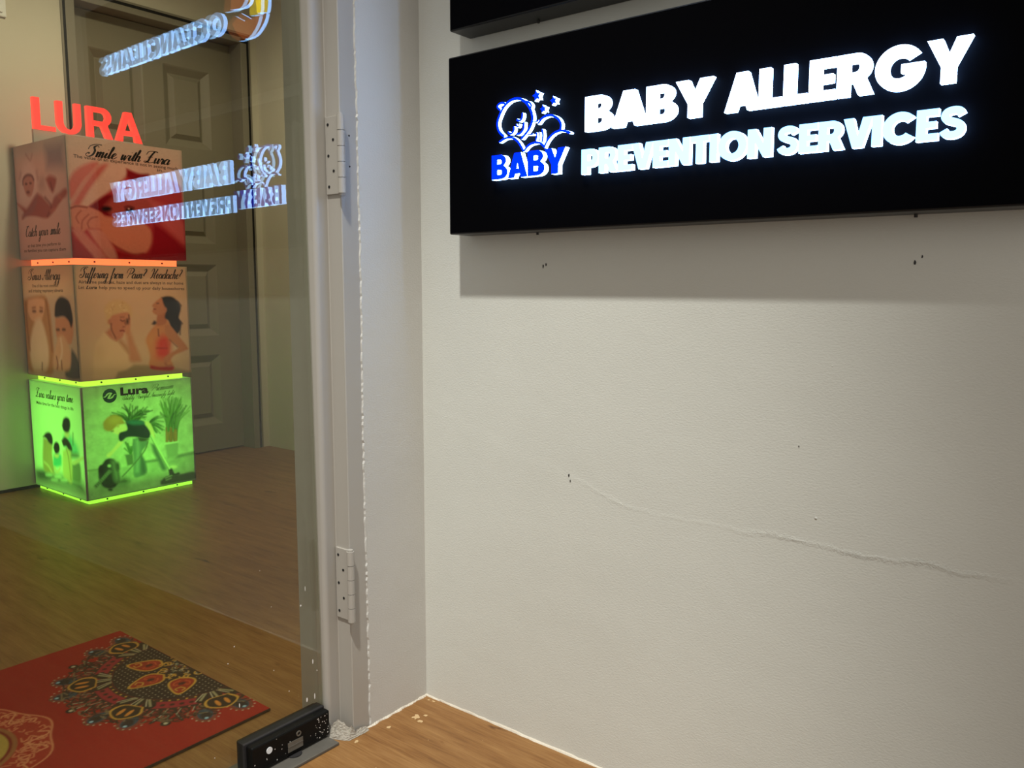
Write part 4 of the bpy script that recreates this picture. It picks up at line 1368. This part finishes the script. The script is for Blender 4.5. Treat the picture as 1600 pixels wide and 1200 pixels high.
# boy
cv.poly([(700, 640), (740, 650), (800, 780), (838, 870), (800, 885), (762, 800), (720, 720)], (88, 104, 104), 3)
cv.ell(905, 855, 32, 16, (220, 206, 186), 2)
cv.poly([(530, 590), (600, 575), (660, 600), (665, 640), (610, 720), (640, 800), (655, 905), (545, 950), (538, 770), (528, 680)], (104, 122, 126), 2)
cv.poly([(600, 720), (640, 800), (655, 905), (610, 920), (600, 800)], (72, 88, 92), 4)
cv.line([(570, 600), (580, 700), (570, 900)], .010, (142, 158, 160), 4)
cv.poly([(400, 612), (440, 622), (375, 695), (322, 755), (298, 765), (285, 740), (340, 690)], (232, 200, 172), 1.6)
cv.poly([(625, 428), (672, 426), (708, 470), (735, 570), (712, 585), (672, 490)], (232, 200, 172), 1.6)
cv.poly([(345, 470), (430, 440), (478, 490), (440, 520), (405, 545), (370, 540), (330, 512)], (234, 202, 176), 1.6)
cv.poly([(462, 428), (520, 412), (620, 418), (645, 455), (692, 530), (672, 588), (560, 572), (478, 574), (425, 612), (398, 585), (408, 530), (478, 502)], (30, 48, 60), 1.6)
cv.poly([(470, 432), (520, 414), (622, 420), (636, 448), (540, 455)], (48, 104, 122), 3)
cv.poly([(258, 490), (256, 430), (300, 378), (360, 360), (420, 385), (450, 425), (462, 440), (400, 455), (365, 480), (330, 512), (285, 512)], (186, 128, 76), 2)
cv.poly([(300, 400), (360, 372), (420, 395), (400, 430), (330, 450)], (206, 152, 98), 5, .8)
cv.line([(330, 518), (352, 512)], .004, (110, 70, 50), 1.5)
cv.ell(392, 462, 12, 16, (214, 160, 130), 1.5)
cv.poly([(580, 578), (670, 588), (672, 602), (600, 612)], (60, 60, 56), 2)
# vacuum cleaner
cv.ell(330, 1040, 130, 30, (120, 124, 116), 9, .8)
cv.poly([(240, 830), (280, 782), (330, 774), (368, 800), (396, 880), (408, 985), (350, 1055), (260, 1050), (212, 975), (210, 880)], (42, 48, 48), 2)
cv.poly([(330, 800), (368, 800), (400, 900), (400, 980), (360, 980)], (110, 116, 112), 5)
cv.ell(390, 850, 20, 40, (60, 66, 64), 3)
cv.ell(232, 880, 26, 44, (30, 34, 34), 2)
cv.ell(310, 845, 14, 12, (196, 200, 194), 2)
cv.line([(175, 1050), (230, 990), (320, 890)], .0135, (116, 120, 114), 1.5)
for k in range(10):
    t_ = k / 10
    cv.line([(178 + 140 * t_, 1030 - 150 * t_), (196 + 140 * t_, 1046 - 150 * t_)], .002, (70, 74, 70), 1)
cv.ell(320, 1072, 22, 14, (50, 54, 52), 2)
cv.poly([(385, 990), (450, 955), (500, 985), (470, 1015), (400, 1020)], (84, 90, 84), 5)
cv.line([(430, 950), (540, 830), (640, 700), (672, 610)], .0055, (92, 98, 94), 1.2)
cv.line([(700, 556), (780, 710), (875, 885)], .0085, (204, 206, 190), 1.2)
cv.line([(690, 560), (770, 712), (862, 880)], .0020, (120, 126, 112), 1.2)
cv.poly([(858, 885), (890, 868), (915, 915), (950, 905), (960, 925), (880, 950)], (48, 52, 50), 1.6)
cv.poly([(785, 990), (830, 950), (900, 930), (960, 925), (1080, 900), (1108, 930), (1100, 968), (940, 1000), (800, 1025)], (74, 78, 72), 2)
cv.line([(830, 962), (890, 935)], .004, (160, 164, 156), 1.5)
cv.line([(835, 980), (885, 960)], .004, (160, 164, 156), 1.5)
put(cv, pr, L3, 'poster')
# round mark: two green swirls cut by slanted bars
c0 = np.array(cv.m([(315, 175)])[0])
rr = .0275


def mk(x, y):
    return (c0[0] + rr * x, c0[1] - rr * y)


def flat(name, cs, pan, parent, mat, d=.0006):
    fl = [[Vector((s, t, 0)) for s, t in c] for c in cs]
    pts = [p for c in cs for p in c]
    return raw(name, [pan.at(s, t, d) for s, t in pts], [tuple(t) for t in tessellate_polygon(fl)], mat, parent)


up_ = [mk(x, y) for x, y in arc(0, 0, 1, 1, 8, 188, 22) + arc(0, -.1, .62, .55, 170, 30, 16)]
dn_ = [mk(x, y) for x, y in arc(0, 0, 1, 1, 188, 368, 22) + arc(0, .1, .62, .55, -10, -150, 16)]
mark = flat('round_mark', [up_], pr, L3, MAT['ink_green'])
flat('swirl', [dn_], pr, mark, MAT['ink_green'])
for k in range(4):
    o_ = -.42 + .16 * k
    flat('bar', [[mk(-.86 + .1 * k, o_ - .18), mk(-.80 + .1 * k, o_ - .27), mk(-.28 + .1 * k, o_ + .20), mk(-.32 + .1 * k, o_ + .28)]], pr, mark, MAT['ink_green'], .0007)
    flat('bar', [[mk(.86 - .1 * k, -o_ + .18), mk(.80 - .1 * k, -o_ + .27), mk(.28 - .1 * k, -o_ - .20), mk(.32 - .1 * k, -o_ - .28)]], pr, mark, MAT['ink_green'], .0007)
M_ = lambda pts: [tuple(q) for q in cv.m(pts)]
a, b = M_([(416, 172), (678, 150)])
sans_text('brand_lettering', 'Lura', a, b, .030, pr, L3, MAT['ink'], bold=.045)
a, b = M_([(700, 138), (900, 112)])
script_text('script_lettering', 'Premium', a, b, .0115, pr, L3, MAT['ink'], pen=.16, slant=.55)
a, b = M_([(422, 222), (910, 172)])
script_text('script_lettering', 'Reliably Powerful Amazingly light', a, b, .0085, pr, L3, MAT['ink'], pen=.20, slant=.5)

# --- bottom cube, other face: family at a table
cv = canvas(h, (232, 236, 230), [(82, 85), (515, 140), (580, 1130), (140, 990)], 150)
cv.poly([(140, 900), (170, 870), (330, 890), (450, 930), (530, 960), (560, 1070), (440, 1020), (300, 985), (170, 965)], (120, 126, 122), 8)
cv.poly([(150, 880), (200, 870), (270, 895), (240, 930), (170, 915)], (70, 76, 76), 5)
cv.poly([(445, 800), (512, 790), (522, 960), (440, 930)], (128, 132, 118), 3)
cv.poly([(372, 560), (400, 535), (440, 560), (490, 640), (502, 715), (450, 730), (380, 640)], (128, 196, 196), 5)
cv.line([(455, 530), (455, 640)], .006, (100, 120, 118), 2)
cv.ell(404, 545, 22, 34, (224, 190, 164), 3)
cv.poly([(362, 470), (372, 415), (398, 395), (425, 415), (433, 470), (422, 520), (400, 530), (374, 512)], (34, 34, 36), 2)
cv.poly([(205, 580), (250, 600), (282, 650), (280, 720), (300, 880), (285, 890), (215, 870), (200, 760)], (186, 150, 114), 3)
cv.poly([(202, 572), (225, 540), (255, 532), (278, 560), (286, 610), (278, 642), (250, 620), (230, 588)], (36, 34, 36), 2)
cv.line([(210, 790), (250, 830), (278, 880)], .010, (226, 192, 160), 2)
cv.poly([(292, 722), (352, 722), (360, 815), (330, 835), (292, 825)], (84, 176, 176), 3)
cv.ell(318, 735, 20, 18, (224, 188, 160), 2)
cv.poly([(290, 665), (298, 625), (316, 612), (336, 630), (345, 680), (330, 715), (305, 712)], (34, 32, 34), 2)
cv.line([(300, 830), (320, 880), (350, 840)], .010, (226, 192, 160), 2)
cv.poly([(368, 690), (420, 660), (445, 720), (450, 960), (410, 950), (372, 890)], (216, 188, 150), 3)
cv.poly([(358, 600), (385, 568), (420, 600), (445, 650), (448, 690), (420, 680), (400, 650), (375, 650)], (52, 42, 38), 2)
cv.poly([(440, 700), (500, 715), (500, 745), (445, 745)], (110, 116, 110), 4)
cv.poly([(445, 785), (530, 740), (545, 755), (470, 808)], (230, 200, 172), 2)
cv.line([(400, 670), (420, 760), (440, 940)], .004, (150, 110, 80), 2)
for x_, y_ in ((250, 905), (330, 920), (380, 950), (300, 950)):
    cv.ell(x_, y_, 26, 10, (214, 220, 214), 3)
put(cv, pl, L3, 'poster')
M_ = lambda pts: [tuple(q) for q in cv.m(pts)]
a, b = M_([(145, 228), (455, 270)])
script_text('script_lettering', 'Lura values your time', a, b, .0165, pl, L3, MAT['ink'], pen=.26, slant=.30)
a, b = M_([(150, 290), (460, 338)])
sans_text('small_lettering', 'Make time for the best things in life', a, b, .0135, pl, L3, MAT['ink_grey'], bold=.012)

# lit red letters on top of the stack, on a thin clear foot
ls = thing('letter_sign', (-2.308, 0.484, 1.372), 'glowing red capital letters standing on the top cube', 'letter sign')


def on_top(s, t, d):
    return (-2.318 + d, s, t)


for ch, y0, y1 in (('L', 0.271, 0.350), ('U', 0.357, 0.449), ('R', 0.472, 0.574), ('A', 0.586, 0.697)):
    cs, wd = glyph(ch, .185, .145)
    sx = (y1 - y0) / wd
    extrude('letter', [[(y0 + s * sx, 1.4230 + t * .120) for s, t in lp] for lp in cs], on_top, .020, [MAT['led_red'], MAT['led_red_edge']], ls)
box('foot_strip', (-2.316, -2.300, 0.268, 0.700, 1.372, 1.4230), MAT['acryl'], ls)

# ------------------------------------------------------------------ door mat
MX0, MX1, MY1, MY0 = -0.792, -0.197, -0.235, -1.165
mt = thing('door_mat', ((MX0 + MX1) / 2, (MY0 + MY1) / 2, 0), 'red printed door mat with a dark half medallion and gold roundel', 'door mat')
box('mat_base', (MX0, MX1, MY0, MY1, 0.0, 0.0055), MAT['rubber'], mt, bev=.001)
# sheet coordinates: a along +x from MX0, b along -y from MY1
MW, ML_ = MX1 - MX0 - .002, .62
cv = Canvas(MW, ML_, 330, int(330 * ML_ / MW), (150, 20, 13))
cx0 = MW / 2
RED, NAVY, GOLD, ORANGE, PALE, TEAL, DRED = (150, 20, 13), (34, 30, 30), (196, 150, 62), (190, 78, 40), (186, 176, 150), (44, 70, 84), (120, 22, 30)


def pol(r, deg):
    return (cx0 + r * math.cos(R(deg)), r * math.sin(R(deg)))


def wedge(r0, r1, a0, a1, col, soft=1, alpha=1):
    pts = [pol(r1, a0 + (a1 - a0) * i / 14) for i in range(15)] + [pol(r0, a1 - (a1 - a0) * i / 14) for i in range(15)]
    cv.poly(pts, col, soft, alpha, False, True)


# outer feathers and sprigs
for i in range(11):
    deg = 6 + i * 16.8
    base = .232
    if i % 3 == 2:
        # slender sprig
        for dd in (-7, 0, 7):
            cv.line([pol(base - .03, deg + dd * .4), pol(base + .012, deg + dd)], .006, (30, 34, 26), .8, 1, True)
            cv.line([pol(base - .02, deg + dd * .5), pol(base + .004, deg + dd * .9)], .0022, PALE, .7, 1, True)
        x_, y_ = pol(base + .014, deg)
        cv.ell(x_, y_, .010, .010, (30, 30, 26), 1, 1, 0, True)
        cv.ell(x_, y_, .004, .004, PALE, .7, 1, 0, True)
    else:
        x_, y_ = pol(base + .004, deg)
        cv.ell(x_, y_, .030, .021, (92, 72, 52), 1.2, .85, R(deg), True)
        cv.ell(x_, y_, .026, .0175, RED, 1, .8, R(deg), True)
        cv.ell(x_, y_, .023, .0155, TEAL, 1.2, 1, R(deg), True)
        x2, y2 = pol(base + .010, deg)
        cv.ell(x2, y2, .013, .010, (22, 30, 38), 1.4, 1, R(deg), True)
        x2, y2 = pol(base + .020, deg)
        cv.ell(x2, y2, .0035, .0035, (150, 190, 210), .8, 1, 0, True)
        for k in range(9):
            x3, y3 = pol(base + .004, deg)
            an = R(deg) + R(-100 + 25 * k)
            cv.ell(x3 + .031 * math.cos(an), y3 + .025 * math.sin(an), .0018, .0018, PALE, .7, .9, 0, True)
# ruffled dark border and red band
for a0 in np.arange(2, 178, 7.5):
    x_, y_ = pol(.200, a0)
    cv.ell(x_, y_, .016, .012, (38, 34, 28), 1.2, 1, R(a0), True)
    x_, y_ = pol(.203, a0)
    cv.ell(x_, y_, .009, .006, (128, 44, 40), 1, 1, R(a0), True)
    cv.line([pol(.192, a0 + 2), pol(.212, a0 + 3.7)], .0018, PALE, .7, .8, True)
wedge(.150, .194, 0, 180, (44, 34, 30))
wedge(.160, .186, 0, 180, (146, 34, 48))
for a0 in np.arange(4, 178, 6):
    x_, y_ = pol(.173, a0)
    cv.ell(x_, y_, .005, .005, (58, 22, 26), .9, 1, 0, True)
    x_, y_ = pol(.155, a0 + 3)
    cv.ell(x_, y_, .0025, .0025, GOLD, .7, .9, 0, True)
    x_, y_ = pol(.190, a0 + 1.5)
    cv.ell(x_, y_, .0022, .0022, (196, 110, 90), .7, .9, 0, True)
for k in range(230):
    a0 = random.uniform(1, 179)
    r0_ = random.uniform(.194, .232)
    cv.line([pol(r0_, a0), pol(r0_ + .009, a0 + random.uniform(-4, 4)), pol(r0_ + .014, a0 + random.uniform(-6, 6))], .0034, random.choice([(30, 28, 24), (44, 36, 30), (30, 28, 24), (120, 104, 78)]), .7, .9, True)
# dotted dark field
wedge(.0, .150, 0, 180, NAVY)
for i in range(-14, 15):
    for j in range(0, 14):
        x_, y_ = cx0 + i * .0115 + (j % 2) * .00575, .006 + j * .0105
        if .06 < math.hypot(x_ - cx0, y_) < .145:
            cv.ell(x_, y_, .0012, .0012, PALE, .6, .85, 0, True)
# ogee palmettes
for deg in (38, 90, 142):
    pts = [pol(.052, deg), pol(.072, deg - 20), pol(.098, deg - 15), pol(.134, deg), pol(.098, deg + 15), pol(.072, deg + 20)]
    cv.poly(pts, GOLD, .9, 1, True, True)
    pts = [pol(.056, deg), pol(.074, deg - 17), pol(.097, deg - 12.5), pol(.128, deg), pol(.097, deg + 12.5), pol(.074, deg + 17)]
    cv.poly(pts, (150, 44, 26), .9, 1, True, True)
    for s_ in (-1, 1):
        cv.line([pol(.070, deg + s_ * 3), pol(.080, deg + s_ * 11), pol(.092, deg + s_ * 9), pol(.088, deg + s_ * 4)], .003, ORANGE, .7, 1, True)
        cv.line([pol(.100, deg), pol(.108, deg + s_ * 5), pol(.116, deg + s_ * 2)], .003, GOLD, .7, 1, True)
    x_, y_ = pol(.084, deg)
    cv.ell(x_, y_, .006, .008, (70, 20, 16), .9, 1, 0, True)
# big pale leaf knots on the band, with their flame petals below
for deg in (12, 64, 116, 168):
    x_, y_ = pol(.168, deg)
    for s_ in (-1, 0, 1):
        x2, y2 = pol(.166 + .004 * abs(s_), deg + s_ * 9)
        cv.ell(x2, y2, .019, .013, (30, 28, 24), 1, 1, R(deg + s_ * 35), True)
        cv.line([pol(.150, deg + s_ * 5), pol(.178, deg + s_ * 11)], .0050, (150, 144, 110), .8, 1, True)
        cv.line([pol(.150, deg + s_ * 5 + 2), pol(.178, deg + s_ * 11 + 3)], .0022, PALE, .7, 1, True)
    cv.poly([pol(.180, deg - 7), pol(.210, deg - 9), pol(.232, deg), pol(.210, deg + 9), pol(.180, deg + 7)], GOLD, .9, 1, True, True)
    cv.poly([pol(.182, deg - 6), pol(.210, deg - 7.6), pol(.228, deg), pol(.210, deg + 7.6), pol(.182, deg + 6)], (34, 30, 24), .9, 1, True, True)
    for s_ in (-1, 1):
        x2, y2 = pol(.205, deg + s_ * 2.6)
        cv.ell(x2, y2, .013, .0042, (206, 132, 52), .9, 1, R(deg), True)
# gold scrolls around the hub
wedge(0, .052, 0, 180, (40, 34, 26))
for deg in (15, 50, 90, 130, 165):
    for s_ in (-1, 1):
        sp_ = []
        for k in range(9):
            an = k * .62
            rr_ = .012 * (1 - k / 11)
            ce = pol(.050, deg + s_ * 14)
            sp_.append((ce[0] + s_ * rr_ * math.cos(an + R(deg)), ce[1] + rr_ * math.sin(an + R(deg))))
        cv.line(sp_, .0032, GOLD, .7, 1, True)
for k in range(60):
    x_, y_ = pol(random.uniform(.004, .046), random.uniform(2, 178))
    an = random.uniform(0, 3.1)
    cv.line([(x_, y_), (x_ + .007 * math.cos(an), y_ + .007 * math.sin(an))], .0022, random.choice([PALE, GOLD, (120, 40, 40), (90, 110, 100)]), .7, .85, True)
# roundel in the middle of the mat
ry, rx = .462, MW / 2
LINE = (206, 128, 90)
ring_pts = lambda r, wob=0, n_=8: [(rx + (r + wob * math.cos(n_ * t)) * math.cos(t), ry + (r + wob * math.cos(n_ * t)) * math.sin(t)) for t in np.linspace(0, 2 * math.pi, 97)[:-1]]
cv.poly(ring_pts(.172, .006), LINE, .9, 1, False, True)
cv.poly(ring_pts(.1685, .006), (160, 40, 26), .9, 1, False, True)
for k in range(260):
    t_ = random.uniform(0, 6.283); r_ = random.uniform(.122, .160)
    x_, y_ = rx + r_ * math.cos(t_), ry + r_ * math.sin(t_)
    an = random.uniform(0, 6.28); l_ = random.uniform(.006, .013)
    cv.line([(x_, y_), (x_ + l_ * math.cos(an), y_ + l_ * math.sin(an)), (x_ + l_ * 1.3 * math.cos(an + 1.1), y_ + l_ * 1.3 * math.sin(an + 1.1))], .0028, LINE, .7, .9, True)
for k in range(8):
    t0 = k * math.pi / 4 + .2
    wv_ = [(rx + (.146 + .018 * math.sin(q * 9)) * math.cos(t0 + q * .5), ry + (.146 + .018 * math.sin(q * 9)) * math.sin(t0 + q * .5)) for q in np.linspace(0, 1, 9)]
    cv.line(wv_, .0036, (214, 140, 98), .7, 1, True)
cv.poly(ring_pts(.112), (150, 96, 54), .9, 1, False, True)
cv.poly(ring_pts(.104), (120, 26, 16), .9, 1, False, True)
cv.poly(ring_pts(.098), (176, 150, 66), .9, 1, False, True)
for x0_, y0_, x1_, y1_ in ((-.05, -.06, .05, -.06), (-.05, -.03, .05, -.03), (-.05, .0, .05, .0), (-.05, .05, .05, .05), (-.05, -.06, -.05, .06), (0, -.06, 0, .06), (.05, -.06, .05, .06)):
    cv.line([(rx + x0_, ry + y0_), (rx + x1_, ry + y1_)], .012, (132, 30, 18), .8, 1, True)
cv.grain(.06, 1)
cv.sheet('printed_face', (MX0 + .001, MY1 - .001, .0060), (1, 0, 0), (0, -1, 0), mt, MAT['matprint'])
cv2 = Canvas(MW, MY1 - MY0 - .002 - ML_, 40, 20, RED)
cv2.sheet('printed_face', (MX0 + .001, MY1 - .001 - ML_, .0060), (1, 0, 0), (0, -1, 0), mt, MAT['matprint'])
